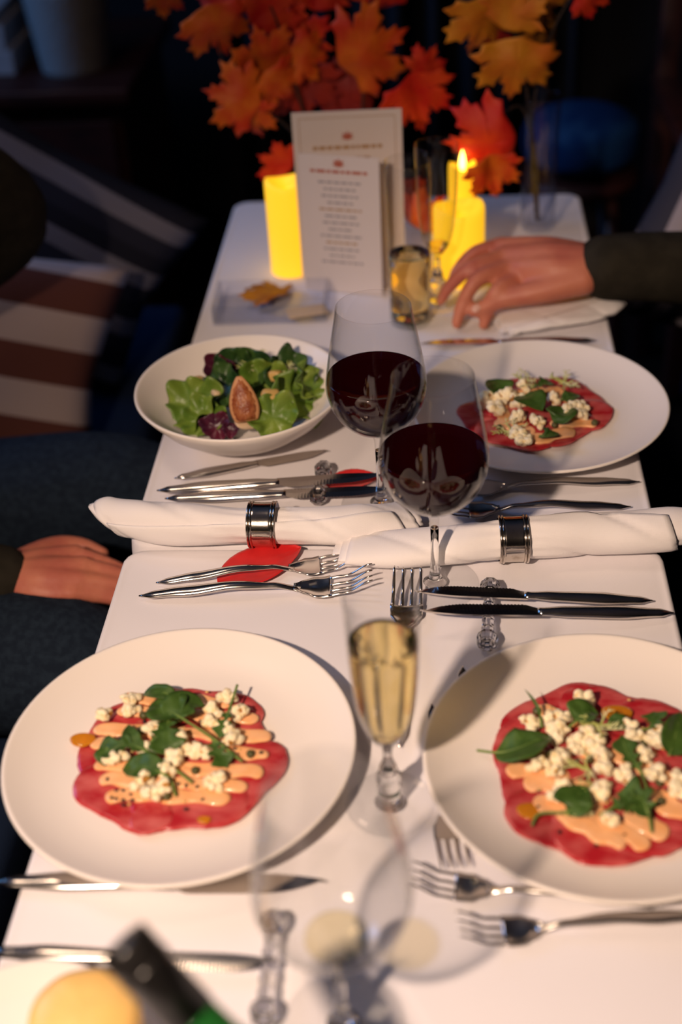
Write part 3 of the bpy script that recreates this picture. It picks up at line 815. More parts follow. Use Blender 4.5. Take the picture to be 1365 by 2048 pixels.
scatter_popcorn([(-0.276, 0.8357, 0.771), (-0.2729, 0.8236, 0.77), (-0.2963, 0.816, 0.77), (-0.1894, 0.8373, 0.771), (-0.1787, 0.8179, 0.77), (-0.2008, 0.8229, 0.771), (-0.1999, 0.8092, 0.77), (-0.2518, 0.8031, 0.771), (-0.2244, 0.7893, 0.773), (-0.2512, 0.7781, 0.771), (-0.2102, 0.7769, 0.772), (-0.1835, 0.8011, 0.771),
                 (-0.1817, 0.7875, 0.771), (-0.2754, 0.7652, 0.771), (-0.2314, 0.752, 0.771), (-0.2498, 0.7402, 0.771), (-0.2386, 0.7262, 0.771), (-0.2302, 0.7327, 0.771), (-0.1826, 0.7433, 0.772), (-0.2271, 0.7645, 0.771), (-0.202, 0.7728, 0.771), (-0.1877, 0.7403, 0.768)], WA, 0.0104)
scatter_popcorn([(0.1215, 0.8391, 0.77), (0.0726, 0.8111, 0.771), (0.0905, 0.8142, 0.771), (0.1011, 0.815, 0.772), (0.0968, 0.8029, 0.771), (0.0959, 0.7913, 0.771), (0.1117, 0.7881, 0.772), (0.11, 0.7816, 0.771), (0.1227, 0.7951, 0.772), (0.1253, 0.7829, 0.771), (0.1562, 0.8057, 0.771), (0.1591, 0.7923, 0.771), (0.1786, 0.7965, 0.771),
                 (0.1771, 0.7877, 0.77), (0.0766, 0.7605, 0.771), (0.0933, 0.7681, 0.772), (0.0901, 0.7568, 0.771), (0.1328, 0.7697, 0.773), (0.1296, 0.7572, 0.771), (0.1635, 0.7713, 0.771), (0.1692, 0.7517, 0.772), (0.1449, 0.754, 0.771), (0.1467, 0.7454, 0.771), (0.0938, 0.7368, 0.771), (0.0913, 0.7297, 0.77), (0.1243, 0.7324, 0.771), (0.1304, 0.7055, 0.771), (0.1871, 0.7458, 0.771), (0.1869, 0.7362, 0.771)], WB, 0.0104)
scatter_popcorn([(0.052, 1.3427, 0.77), (0.0635, 1.321, 0.772), (0.0768, 1.3473, 0.773), (0.0988, 1.3746, 0.771), (0.0879, 1.3015, 0.772), (0.1091, 1.2927, 0.771), (0.0861, 1.2655, 0.771), (0.0934, 1.2543, 0.77), (0.1509, 1.3186, 0.772), (0.1623, 1.3244, 0.771), (0.144, 1.3116, 0.771), (0.1329, 1.3468, 0.771), (0.0899, 1.3395, 0.772), (0.1571, 1.3112, 0.771), (0.0685, 1.3446, 0.77)], WC, 0.0122)

cap_me = None
def capers(pts, where, r=0.0036):
    global cap_me
    PLS = places(pts, (sum(p[0] for p in pts) / len(pts), sum(p[1] for p in pts) / len(pts)))
    for i, p in enumerate(pts):
        if cap_me is None:
            V, F = ico(1, 3)
            V = [v * (1 + 0.08 * noise.noise(v * 3)) + Vector((0, 0, 0.28 * max(0, v.z - 0.75))) for v in V]
            o = mk('caper', V, F, MATS['caper']); cap_me = o.data
        else:
            o = link('caper', cap_me)
        o.scale = (r, r, r * 1.1); o.location = p; o.rotation_euler = (rp_.uniform(0, 3), rp_.uniform(0, 3), 0)
        tag(o, 'olive green caper at the ' + PLS[i][0] + ' of the ' + where + PLS[i][1], 'caper', 'capers on the ' + where)
capers([(-0.2625, 0.819, 0.7685), (-0.2613, 0.8007, 0.7685), (-0.2068, 0.7546, 0.7685), (-0.226, 0.7259, 0.7685), (-0.1628, 0.7738, 0.7685), (-0.2297, 0.8161, 0.7685)], WA)
capers([(0.0796, 0.8263, 0.7685), (0.0879, 0.7759, 0.7685), (0.1711, 0.7257, 0.7685), (0.1658, 0.7879, 0.7685), (0.1726, 0.7453, 0.7685), (0.1192, 0.7694, 0.7685)], WB)
capers([(0.0662, 1.2859, 0.7685), (0.1288, 1.2898, 0.7685), (0.1744, 1.2941, 0.7685)], WC)

seed_me = None
def seeds(pts, where, m='sesame', nm='sesame_seed', lab='black sesame seed sprinkled on the '):
    global seed_me
    for p in pts:
        if seed_me is None:
            V, F = ico(1, 2)
            V = [Vector((v.x * 1.35, v.y * (1 - 0.25 * v.x), v.z * 0.6)) for v in V]
            o = mk(nm, V, F); seed_me = o.data
        me = seed_me
        if m not in SEEDM:
            SEEDM[m] = seed_me.copy(); SEEDM[m].materials.clear(); SEEDM[m].materials.append(MATS[m])
            if 'o' in locals() and me.users == 1: pass
        q = link(nm, SEEDM[m])
        q.scale = (0.0016, 0.0016, 0.0016) if m == 'sesame' else (0.0012, 0.0012, 0.0012); q.rotation_euler = (0, 0, rp_.uniform(0, 6.28)); q.location = p
        tag(q, lab + where, 'sesame seed' if m == 'sesame' else 'crumb', nm.replace('_', ' ') + 's on the ' + where)
    return
SEEDM = {}
V_, F_ = ico(1, 2)
seed_me = bpy.data.meshes.new('seed')
seed_me.from_pydata([(v.x * 1.35, v.y * (1 - 0.25 * v.x), v.z * 0.6) for v in V_], [], F_)
seed_me.polygons.foreach_set('use_smooth', [True] * len(seed_me.polygons))
seeds([(-0.2798, 0.7461, 0.7667), (-0.2697, 0.7335, 0.7667), (-0.2639, 0.7336, 0.7667), (-0.2718, 0.7254, 0.7667), (-0.2679, 0.7243, 0.7667), (-0.2619, 0.7233, 0.7667), (-0.2544, 0.7234, 0.7667), (-0.2608, 0.718, 0.7667), (-0.2568, 0.7293, 0.7667), (-0.2088, 0.7144, 0.7667), (-0.2123, 0.7396, 0.7667), (-0.2029, 0.7381, 0.7667), (-0.1767, 0.7818, 0.7667), (-0.154, 0.7773, 0.7667), (-0.1964, 0.7246, 0.7667),
       (-0.2786, 0.7933, 0.7667), (-0.239, 0.7913, 0.7667), (-0.1929, 0.7655, 0.7667), (-0.2608, 0.8134, 0.7667), (-0.2111, 0.8143, 0.7667), (-0.2396, 0.7476, 0.7667), (-0.2192, 0.7412, 0.7667)], WA)
seeds([(0.0757, 0.7373, 0.7667), (0.0742, 0.7199, 0.7667), (0.0894, 0.6961, 0.765), (0.1163, 0.6831, 0.765), (0.1773, 0.7379, 0.7667), (0.1728, 0.7337, 0.7667), (0.0461, 0.7789, 0.765), (0.1243, 0.7454, 0.7667), (0.1093, 0.7711, 0.7667), (0.114, 0.7784, 0.7667), (0.1426, 0.7883, 0.7667), (0.1157, 0.7518, 0.7667), (0.1027, 0.7654, 0.7667), (0.1587, 0.7282, 0.7667), (0.1389, 0.6924, 0.7667)], WB)
rs_ = random.Random(5)
def crumbs(c_, rx, ry, n, z, where):
    seeds([(c_[0] + rs_.gauss(0, rx), c_[1] + rs_.gauss(0, ry), z) for _ in range(n)], where, 'crumb', 'toasted_crumb', 'tiny toasted golden crumb on the ')
crumbs((-0.2295, 0.7861, 0.766), 0.028, 0.028, 24, ZA + 0.0008, WA)
crumbs((0.1283, 0.7775, 0.766), 0.03, 0.028, 22, ZB + 0.0008, WB)
seeds([(-0.161, 0.8365, 0.7598)], 'bare rim of the left front plate', 'crumb', 'toasted_crumb', 'single crumb lying apart on the ')

def oil_drop(p, r, label):
    V, F = lathe([(0.0001, 0), (1, 0), (1.0, 0.06), (0.85, 0.16), (0.5, 0.24), (0.0001, 0.27)], 24)
    o = mk('oil_drop', [(v[0] * (1 + 0.2 * v[1]), v[1], v[2]) for v in V], F, MATS['oil'], loc=p)
    o.scale = (r * 1.3, r, r * 0.55); tag(o, label, 'oil drop')
oil_drop((-0.1926, 0.7039, 0.7658), 0.0042, 'amber oil drop at the front edge of the left beef')
oil_drop((-0.3112, 0.7914, 0.766), 0.0085, 'amber oil pool on the left edge of the left beef')
oil_drop((0.1481, 0.8264, 0.7658), 0.0100, 'amber oil pool on the back edge of the right beef')
oil_drop((0.0681, 0.7165, 0.7658), 0.0085, 'amber oil pool on the left edge of the right beef')

def lobed(t):
    w_ = math.exp(-((t - 0.66) / 0.21) ** 2) + 0.55 * math.exp(-((t - 0.13) / 0.06) ** 2) + 0.7 * math.exp(-((t - 0.33) / 0.07) ** 2)
    return max(0.12, w_) * math.sqrt(max(0.0, 1 - t ** 6))
def spoon(t):
    return max(0.05, math.sin(math.pi * min(1, t ** 0.75)) ** 0.8)

def leaf(pts, width, stem_frac, label, group, shape=lobed, roll=0.0, cup=0.25, m='arugula', name='arugula_leaf', cat='arugula'):
    path = crom(pts, 10); n = len(path)
    base = Vector(path[0])
    path = [p - base for p in path]
    P_, fr = frames(path)
    k0 = int(stem_frac * (n - 1))
    NB = 30; V = []; F = []; NW = 9
    for i in range(NB + 1):
        t = i / NB
        x = k0 + (n - 1 - k0) * t; k = min(int(x), n - 2); f = x - k
        p = path[k].lerp(path[k + 1], f); tg, sd, up = fr[k]
        sd = Vector((sd.x, sd.y, sd.z)); q = Matrix.Rotation(roll, 3, tg); sd = q @ sd; up = q @ up
        w_ = width * shape(t)
        for j in range(NW):
            a = (j / (NW - 1)) * 2 - 1
            z = cup * w_ * (a * a) + 0.12 * w_ * noise.noise((a * 2, t * 5, base.x * 50))
            V.append(p + sd * (a * w_) + up * z)
    for i in range(NB):
        for j in range(NW - 1):
            b = i * NW + j
            F.append((b, b + 1, b + NW + 1, b + NW))
    o = mk(name, V, F, MATS[m], loc=base)
    md = o.modifiers.new('s', 'SOLIDIFY'); md.thickness = 0.0005
    bake(o)
    tag(o, label, cat, group)
    ke = k0 + int((n - 1 - k0) * 0.8)
    R = [(0.0012 if i <= k0 else 0.0012 * max(0.25, 1 - 3 * (i - k0) / max(1, ke - k0))) for i in range(ke + 1)]
    mk('stem', *tube([path[i] + Vector((0, 0, 0.0001)) for i in range(ke + 1)], R, 7), MATS['arugula_stem'], o)
    return o

GA, GB, GC = 'arugula leaves on the left front plate', 'salad leaves on the right front plate', 'salad leaves on the far carpaccio plate'
leaf([(-0.1682, 0.7632, 0.77), (-0.1934, 0.7825, 0.776), (-0.2238, 0.8028, 0.781), (-0.2391, 0.8153, 0.78), (-0.2524, 0.8306, 0.776)], 0.020, 0.55, 'long arugula leaf crossing the left plate, its stem pointing right', GA, spoon)
leaf([(-0.2394, 0.8019, 0.777), (-0.232, 0.8131, 0.781), (-0.2206, 0.8234, 0.78), (-0.2087, 0.8233, 0.776)], 0.017, 0.1, 'broad glossy arugula leaf at the top of the left plate', GA, spoon, cup=0.15)
leaf([(-0.2311, 0.8307, 0.776), (-0.2453, 0.8374, 0.778), (-0.2602, 0.8428, 0.774), (-0.2669, 0.8444, 0.77)], 0.009, 0.1, 'narrow arugula lobe farthest back on the left plate', GA, spoon)
leaf([(-0.2363, 0.81, 0.778), (-0.2357, 0.79, 0.78), (-0.2328, 0.7753, 0.777), (-0.2289, 0.7658, 0.772)], 0.017, 0.1, 'dark upright arugula leaf in the middle of the left plate', GA)
leaf([(-0.2069, 0.7399, 0.77), (-0.237, 0.7612, 0.775), (-0.264, 0.7751, 0.777), (-0.2812, 0.7732, 0.774), (-0.2968, 0.7698, 0.769)], 0.015, 0.35, 'lobed arugula leaf reaching the left side of the left plate', GA)
leaf([(-0.2583, 0.7723, 0.774), (-0.2657, 0.7839, 0.777), (-0.2717, 0.8017, 0.774)], 0.008, 0.05, 'small upright arugula tip on the left plate', GA, spoon)
leaf([(-0.2183, 0.7251, 0.77), (-0.2262, 0.741, 0.774), (-0.2436, 0.7504, 0.775), (-0.2582, 0.7542, 0.772), (-0.2687, 0.7551, 0.768)], 0.014, 0.35, 'rounded arugula leaf with a curled stem on the left plate', GA, spoon)
leaf([(-0.2846, 0.775, 0.774), (-0.2842, 0.7653, 0.772), (-0.2844, 0.7589, 0.768)], 0.010, 0.02, 'drooping arugula tip at the left edge of the left plate', GA, spoon)
leaf([(-0.1807, 0.8414, 0.784), (-0.1842, 0.8205, 0.78), (-0.1881, 0.8002, 0.776), (-0.1913, 0.7886, 0.771)], 0.009, 0.45, 'thin arugula sprig standing up at the right of the left plate', GA)
leaf([(-0.1964, 0.7873, 0.774), (-0.1912, 0.7719, 0.775), (-0.1849, 0.7634, 0.772), (-0.1803, 0.7576, 0.768)], 0.012, 0.1, 'jagged arugula leaf beside the popcorn on the left plate', GA)
leaf([(-0.2492, 0.7811, 0.774), (-0.2412, 0.787, 0.777), (-0.2321, 0.7948, 0.774)], 0.010, 0.1, 'short arugula piece beneath the dark leaf on the left plate', GA)

leaf([(0.0276, 0.7837, 0.764), (0.0459, 0.7758, 0.77), (0.0622, 0.7758, 0.776), (0.0768, 0.7815, 0.779), (0.0885, 0.7892, 0.776)], 0.021, 0.22, 'broad watercress leaf at the left of the right plate', GB, spoon, cup=0.2)
leaf([(0.0826, 0.803, 0.772), (0.0804, 0.8178, 0.778), (0.0755, 0.8249, 0.784), (0.0689, 0.8308, 0.79)], 0.0016, 0.1, 'bare green stem sticking up from the right plate', GB, spoon)
leaf([(0.1011, 0.799, 0.772), (0.1118, 0.806, 0.778), (0.1193, 0.8129, 0.78), (0.1307, 0.8153, 0.776)], 0.015, 0.3, 'dark folded leaf at the back of the right plate', GB, spoon, cup=0.4)
leaf([(0.1566, 0.7968, 0.774), (0.1711, 0.799, 0.776), (0.176, 0.8064, 0.778), (0.177, 0.8185, 0.776)], 0.012, 0.35, 'small lobed arugula leaf at the back right of the right plate', GB)
leaf([(0.1831, 0.7711, 0.772), (0.1879, 0.7805, 0.778), (0.1932, 0.7957, 0.78), (0.1988, 0.8154, 0.778)], 0.014, 0.05, 'large dark leaf at the right edge of the photo', GB, spoon, roll=0.5)
leaf([(0.1614, 0.7358, 0.77), (0.1572, 0.7526, 0.775), (0.1491, 0.7699, 0.777), (0.1472, 0.7939, 0.774)], 0.011, 0.35, 'curved arugula leaf crossing the middle of the right plate', GB)
leaf([(0.068, 0.701, 0.766), (0.0745, 0.7089, 0.771), (0.0957, 0.7086, 0.774), (0.1022, 0.7183, 0.777), (0.1123, 0.734, 0.776)], 0.016, 0.5, 'spoon-shaped leaf at the front of the right plate', GB, spoon)
leaf([(0.1598, 0.6932, 0.769), (0.1584, 0.7063, 0.774), (0.1548, 0.7189, 0.777), (0.1466, 0.7249, 0.776), (0.1359, 0.7304, 0.771)], 0.018, 0.3, 'arugula leaf with long stem at the front of the right plate', GB)
leaf([(0.1211, 0.7085, 0.771), (0.1371, 0.7153, 0.775), (0.1505, 0.7145, 0.775), (0.1614, 0.7218, 0.771)], 0.014, 0.2, 'crumpled arugula leaf over orange sauce on the right plate', GB)
leaf([(0.135, 0.8063, 0.772), (0.1473, 0.8063, 0.775), (0.1576, 0.8043, 0.773)], 0.009, 0.1, 'small dark leaf behind the frisee on the right plate', GB, spoon)

leaf([(0.0759, 1.3542, 0.771), (0.0691, 1.3617, 0.777), (0.055, 1.3816, 0.776)], 0.018, 0.1, 'round green leaf at the back left of the far plate', GC, spoon)
leaf([(0.0918, 1.3453, 0.776), (0.1033, 1.3251, 0.781), (0.1155, 1.3069, 0.777)], 0.020, 0.1, 'broad green leaf in the middle of the far plate', GC, spoon)
leaf([(0.143, 1.3278, 0.772), (0.136, 1.2992, 0.776), (0.1277, 1.2912, 0.771)], 0.018, 0.1, 'dark leaf right of center on the far plate', GC, spoon)
leaf([(0.1104, 1.2676, 0.768), (0.1195, 1.2631, 0.772), (0.131, 1.2734, 0.768)], 0.013, 0.1, 'small leaf at the front of the far plate', GC, spoon)
leaf([(0.1383, 1.3409, 0.771), (0.1499, 1.3424, 0.774), (0.1615, 1.3534, 0.77)], 0.012, 0.1, 'small leaf at the back right of the far plate', GC, spoon)
leaf([(0.1062, 1.3697, 0.771), (0.1197, 1.3701, 0.776), (0.1323, 1.3802, 0.772)], 0.014, 0.1, 'dark leaf farthest back on the far plate', GC)

def frisee(p, R, label, group, seed, n=9):
    rnd = random.Random(seed); parts = []
    for i in range(n):
        a = rnd.uniform(0, 6.28); L = R * rnd.uniform(0.6, 1.1)
        pts = [Vector((0, 0, 0.0))]
        for k in range(1, 6):
            a += rnd.uniform(-0.4, 0.4)
            pts.append(pts[-1] + Vector((math.cos(a) * L / 5, math.sin(a) * L / 5, rnd.uniform(-0.0008, 0.0024))))
        parts.append(tube(crom(pts, 3), [0.0011 * (1 - 0.045 * q) for q in range(16)], 6))
        for k in (2, 3, 4):
            b = a + rnd.choice((-1, 1)) * 0.9
            parts.append(tube([pts[k], pts[k] + Vector((math.cos(b), math.sin(b), 0.4)) * R * 0.16, pts[k] + Vector((math.cos(b), math.sin(b), 0.2)) * R * 0.30], [0.0007, 0.0006, 0.0003], 5))
    o = mk('frisee_sprig', *join(*parts), MATS['frisee'], loc=p)
    tag(o, label, 'frisee', group)
frisee((0.1301, 0.8011, 0.776), 0.020, 'pale yellow frisee sprig at the back of the right plate', 'frisee sprigs', 2)
frisee((0.1177, 0.755, 0.772), 0.026, 'white frisee stems across the middle of the right plate', 'frisee sprigs', 5, 6)
frisee((0.1059, 0.7124, 0.771), 0.013, 'tiny frisee tuft at the front of the right plate', 'frisee sprigs', 7)
frisee((0.1456, 1.3763, 0.774), 0.026, 'yellow frisee sprig at the back of the far plate', 'frisee sprigs', 9)
frisee((0.0781, 1.2742, 0.771), 0.022, 'green frisee sprig at the front of the far plate', 'frisee sprigs', 12)
frisee((0.0967, 1.3814, 0.774), 0.020, 'green frisee sprig behind popcorn on the far plate', 'frisee sprigs', 15)

# ------------------------------------------------------------------ salad in the bowl
def ruffle(p, R, label, m, seed, tilt=(0, 0), cup=0.5, cat='lettuce', name='lettuce_leaf', ruf=0.22, rz=0.0):
    rings = []
    N = 64
    for k in range(11):
        f = max(0.02, k / 10)
        r = []
        for j in range(N):
            a = 2 * math.pi * j / N
            rr = R * f * (1 + 0.14 * math.sin(3 * a + seed) + 0.05 * math.sin(7 * a))
            z = cup * R * f * f + ruf * R * f ** 2.5 * math.sin(7 * a + seed * 2 + 2 * f) + 0.20 * R * f * noise.noise((math.cos(a) * f * 3, math.sin(a) * f * 3, seed))
            r.append((rr * math.cos(a), rr * math.sin(a), z))
        rings.append(r)
    V, F = loft(rings, cap=False); F.append(tuple(range(N)))
    o = mk(name, V, F, MATS[m], loc=p); o.rotation_euler = (tilt[0], tilt[1], rz)
    md = o.modifiers.new('s', 'SOLIDIFY'); md.thickness = 0.0007
    bake(o)
    tag(o, label, cat, 'salad greens in the bowl')
    return o
ruffle((-0.2881, 1.3163, 0.786), 0.034, 'ruffled bright green lettuce leaf at the left of the salad', 'lettuce', 1.1, (0.55, -0.35), 0.35)
ruffle((-0.2754, 1.2978, 0.78), 0.026, 'small green lettuce leaf at the front left of the salad', 'lettuce', 2.3, (0.7, -0.1), 0.3)
ruffle((-0.1717, 1.3245, 0.786), 0.036, 'ruffled green lettuce leaf at the right of the salad', 'lettuce', 3.7, (0.3, 0.7), 0.4)
ruffle((-0.1933, 1.2783, 0.79), 0.030, 'yellow-green lettuce leaf at the front right of the salad', 'lettuce', 4.9, (0.75, 0.25), 0.3)
ruffle((-0.209, 1.3492, 0.796), 0.028, 'pale green lettuce heart behind the fig', 'lettuce', 6.1, (0.9, 0.2), 0.5)
ruffle((-0.233, 1.3632, 0.8), 0.032, 'dark green leaf at the back of the salad', 'lettuce_dark', 7.3, (0.8, -0.2), 0.5)
ruffle((-0.1831, 1.3603, 0.796), 0.030, 'dark green leaf at the back right of the salad', 'lettuce_dark', 8.8, (0.5, 0.4), 0.5)
ruffle((-0.2561, 1.3399, 0.792), 0.028, 'dark green leaf left of the fig', 'lettuce_dark', 9.9, (0.6, -0.3), 0.4)
ruffle((-0.2184, 1.3392, 0.778), 0.040, 'dark green leaf bed beneath the fig', 'lettuce_dark', 10.9, (0.1, 0.0), 0.2)
ruffle((-0.2632, 1.3674, 0.805), 0.020, 'deep purple radicchio leaf standing at the back of the salad', 'radicchio', 2.2, (1.2, -0.3), 0.5, 'radicchio', 'radicchio_leaf', 0.1)
ruffle((-0.2603, 1.2808, 0.778), 0.017, 'dark red radicchio leaf at the front of the salad', 'radicchio', 5.2, (0.9, 0.1), 0.4, 'radicchio', 'radicchio_leaf', 0.15)
ruffle((-0.2422, 1.2738, 0.776), 0.010, 'scrap of dark red radicchio below the fig', 'radicchio', 6.2, (0.6, 0.1), 0.4, 'radicchio', 'radicchio_leaf', 0.15)
frisee((-0.2252, 1.3731, 0.812), 0.026, 'wispy green frisee sprig at the back of the salad', 'frisee sprigs', 21, 10)
frisee((-0.1915, 1.3634, 0.808), 0.024, 'wispy green frisee sprig at the back right of the salad', 'frisee sprigs', 23, 10)
ruffle((-0.2464, 1.3687, 0.806), 0.022, 'small dark green leaf beside the purple radicchio', 'lettuce_dark', 12.5, (0.9, 0.1), 0.5)
ruffle((-0.1607, 1.3418, 0.796), 0.024, 'green lettuce frill at the far right of the salad', 'lettuce', 13.1, (0.3, 0.9), 0.5)
# fig quarter: wedge with pale skin at the back
def fig(p):
    t = thing('fig_wedge', 'roasted fig quarter with brown flesh on top of the salad', 'fig', p)
    n = 18
    def half(f): return 0.0205 * math.sin(math.pi * min(1, 0.16 + 0.82 * f)) ** 0.6 * (1.08 - 0.42 * f) + 0.0008
    def body(k, front, back, z0, z1):
        rings = []
        for i in range(n):
            f = i / (n - 1); w_ = half(f) * k
            rings.append([(w_ * math.cos(a), (back if math.sin(a) > 0 else front) * w_ * math.sin(a), z0 + (z1 - z0) * f) for a in [2 * math.pi * q / 28 for q in range(28)]])
        return loft(rings)
    V, F = body(0.86, 0.55, 0.4, -0.025, 0.030)
    V = [Vector(v) * (1 + 0.09 * noise.noise(Vector(v) * 260)) for v in V]
    mk('flesh', V, F, MATS['fig_flesh'], t)
    V, F = body(1.0, 0.30, 0.75, -0.027, 0.033)
    mk('skin', V, F, MATS['fig_skin'], t)
    t.rotation_euler = (-0.45, -0.12, 0.1); t.scale = (0.86, 0.86, 0.86)
fig((-0.2247, 1.2785, 0.813))
def chunk(p, s, label, m, cat, name, seed):
    V, F = ico(1, 3)
    V = [Vector((math.copysign(abs(v.x) ** 0.7, v.x), math.copysign(abs(v.y) ** 0.7, v.y), math.copysign(abs(v.z) ** 0.7, v.z))) * (1 + 0.12 * noise.noise(v * 1.7 + Vector((seed, 0, 0)))) for v in V]
    o = mk(name, [(v.x * s[0], v.y * s[1], v.z * s[2]) for v in V], F, MATS[m], loc=p); o.rotation_euler = (0.4, 0.2, seed)
    tag(o, label, cat, name.replace('_', ' ') + 's in the salad')
chunk((-0.1965, 1.3017, 0.802), (0.012, 0.010, 0.012), 'amber pear chunk right of the fig', 'pear', 'pear chunk', 'pear_chunk', 0.3)
chunk((-0.2856, 1.348, 0.796), (0.013, 0.010, 0.009), 'amber pear chunk at the back left of the salad', 'pear', 'pear chunk', 'pear_chunk', 1.7)
chunk((-0.1943, 1.3432, 0.808), (0.009, 0.008, 0.007), 'small brown pear chunk at the back of the salad', 'pear', 'pear chunk', 'pear_chunk', 2.9)
chunk((-0.2199, 1.2789, 0.784), (0.018, 0.009, 0.0035), 'pale cheese shard in front of the fig', 'cheese', 'cheese', 'cheese_shard', 0.5)
chunk((-0.2633, 1.3195, 0.8), (0.008, 0.005, 0.004), 'small pale cheese shard left of the fig', 'cheese', 'cheese', 'cheese_shard', 2.1)

# ------------------------------------------------------------------ red fabric leaves
def red_leaf(a, b, wid, label, lift=0.0008):
    a, b = Vector(a), Vector(b); d = b - a; L = d.length
    V = []; F = []; NL, NW = 40, 17
    for i in range(NL + 1):
        t = i / NL; w_ = wid * (math.sin(math.pi * t ** 0.85) ** 0.75 if 0 < t < 1 else 0.001)
        for j in range(NW):
            s = j / (NW - 1) * 2 - 1
            vein = 0.0006 * math.exp(-(s / 0.06) ** 2) + 0.0003 * math.exp(-((math.fmod(t * 9 - abs(s) * 2.0 + 10, 1) - 0.5) / 0.12) ** 2) * (abs(s) > 0.06)
            V.append((t * L, s * w_, lift + 0.003 * t * t + 0.0035 * abs(s) ** 2 * math.sin(2.5 * t) + vein))
    for i in range(NL):
        for j in range(NW - 1):
            q = i * NW + j; F.append((q, q + 1, q + NW + 1, q + NW))
    o = mk('fabric_leaf', V, F, MATS['red_petal'], loc=a); o.rotation_euler = (0, 0, math.atan2(d.y, d.x))
    md = o.modifiers.new('s', 'SOLIDIFY'); md.thickness = 0.0005; bake(o)
    tag(o, label, 'leaf', 'red fabric leaves')
red_leaf((-0.2267, 1.0269, 0.75), (-0.1457, 1.0794, 0.75), 0.029, 'bright red fabric leaf under the fork by the left napkin ring')
red_leaf((-0.1301, 1.202, 0.75), (-0.0691, 1.2068, 0.75), 0.020, 'red fabric leaf beneath the knives behind the left napkin')

# ------------------------------------------------------------------ butter, bread, bottle in bucket
V, F = lathe([(0.0001, 0), (0.036, 0.0), (0.0385, 0.004), (0.0392, 0.016), (0.0375, 0.024), (0.030, 0.0285), (0.015, 0.030), (0.0001, 0.0303)], 56)
V = [Vector(v) + Vector((0, 0, 0.0012 * noise.noise(Vector(v) * 60))) for v in V]
tag(mk('butter_round', V, F, MATS['butter'], loc=(-0.2450, 0.5120, ZT + 0.0145)), 'pale yellow round of butter on the small side plate', 'butter')
t = thing('butter_spreader', 'black-handled butter spreader on the small side plate', 'knife', (SPX - 0.075, SPY - 0.02, ZT + 0.0150), -0.42)
mk('handle', *tube([(0, 0, 0.0045), (0.02, 0, 0.006), (0.05, 0, 0.005), (0.07, 0, 0.004)], [0.006, 0.009, 0.008, 0.005], 12, 0.6), MATS['foil'], t)
mk('blade', *box(0.095, 0, 0.004, 0.055, 0.014, 0.0014, 0.0005), MATS['steel'], t)
V, F = ico(1, 3)
tag(mk('bread_piece', [(v.x * 0.030, v.y * 0.022, v.z * 0.016 * (1 + 0.1 * noise.noise(v * 3))) for v in V], F, MATS['bread'], loc=(SPX - 0.035, SPY - 0.052, ZT + 0.024)), 'brown bread piece at the bottom left corner', 'bread')

def bottle(neck, along, label):
    # local: base at origin, axis +z
    t = thing('wine_bottle', label, 'bottle')
    mk('glass', *lathe(refine([(0.0001, 0.012), (0.030, 0.0), (0.0365, 0.004), (0.0375, 0.02), (0.0375, 0.165), (0.0345, 0.19), (0.0235, 0.215), (0.0160, 0.235), (0.0142, 0.252), (0.0140, 0.262)], 4) + [(0.0001, 0.262)], 48), MATS['green_glass'], t)
    mk('capsule', *lathe([(0.0001, 0.2615), (0.0146, 0.2615), (0.0147, 0.300), (0.0150, 0.3005), (0.0152, 0.313), (0.0146, 0.3155), (0.0120, 0.3165), (0.0001, 0.3160)], 48), MATS['foil'], t)['label'] = 'black foil capsule'
    mk('capsule_band', *lathe([(0.0149, 0.296), (0.0154, 0.297), (0.0154, 0.2985), (0.0149, 0.2995)], 48, cap=False), MATS['foil'], t)
    d = Vector(along).normalized()
    q = d.to_track_quat('Z', 'Y')
    t.rotation_mode = 'QUATERNION'; t.rotation_quaternion = q
    t.location = Vector(neck) - d * 0.3165
    return t
BT = Vector((-0.1723, 0.4271, 0.9862)); BD = Vector((-0.6623, 0.3512, 0.6618))
bottle(BT, BD, 'green wine bottle with black foil neck, leaning in from the bottom edge')

def cradle(top, d, label):
    t = thing('bottle_cradle', label, 'bottle cradle', (0, 0, ZT))
    d = d.normalized(); base = top - d * 0.3165 - Vector((0, 0, ZT))
    hx = Vector((d.x, d.y, 0)).normalized(); sd = Vector((-hx.y, hx.x, 0)); nu = d.cross(sd).normalized()
    for s in (0.06, 0.13):
        c_ = base + d * s
        pts = [c_ + sd * (0.0405 * math.cos(a)) + nu * (0.0405 * math.sin(a)) for a in [2 * math.pi * k / 28 for k in range(29)]]
        mk('hoop', *tube(pts, 0.0018, 8), MATS['bucket_metal'], t)
        for q in (-1, 1):
            p0 = c_ + sd * (0.0405 * q); p1 = Vector((p0.x, p0.y, 0.002)) + sd * (0.012 * q)
            mk('strut', *tube([p0, (p0 + p1) / 2 + sd * (0.004 * q), p1], 0.0018, 8), MATS['bucket_metal'], t)
    for q in (-1, 1):
        a = base + d * 0.02; b = base + d * 0.17
        a = Vector((a.x, a.y, 0.002)) + sd * (0.0525 * q); b = Vector((b.x, b.y, 0.002)) + sd * (0.0525 * q)
        mk('foot_rail', *tube([a, a.lerp(b, 0.5), b], 0.002, 8), MATS['bucket_metal'], t)
cradle(BT, BD, 'metal wire cradle holding the leaning wine bottle')

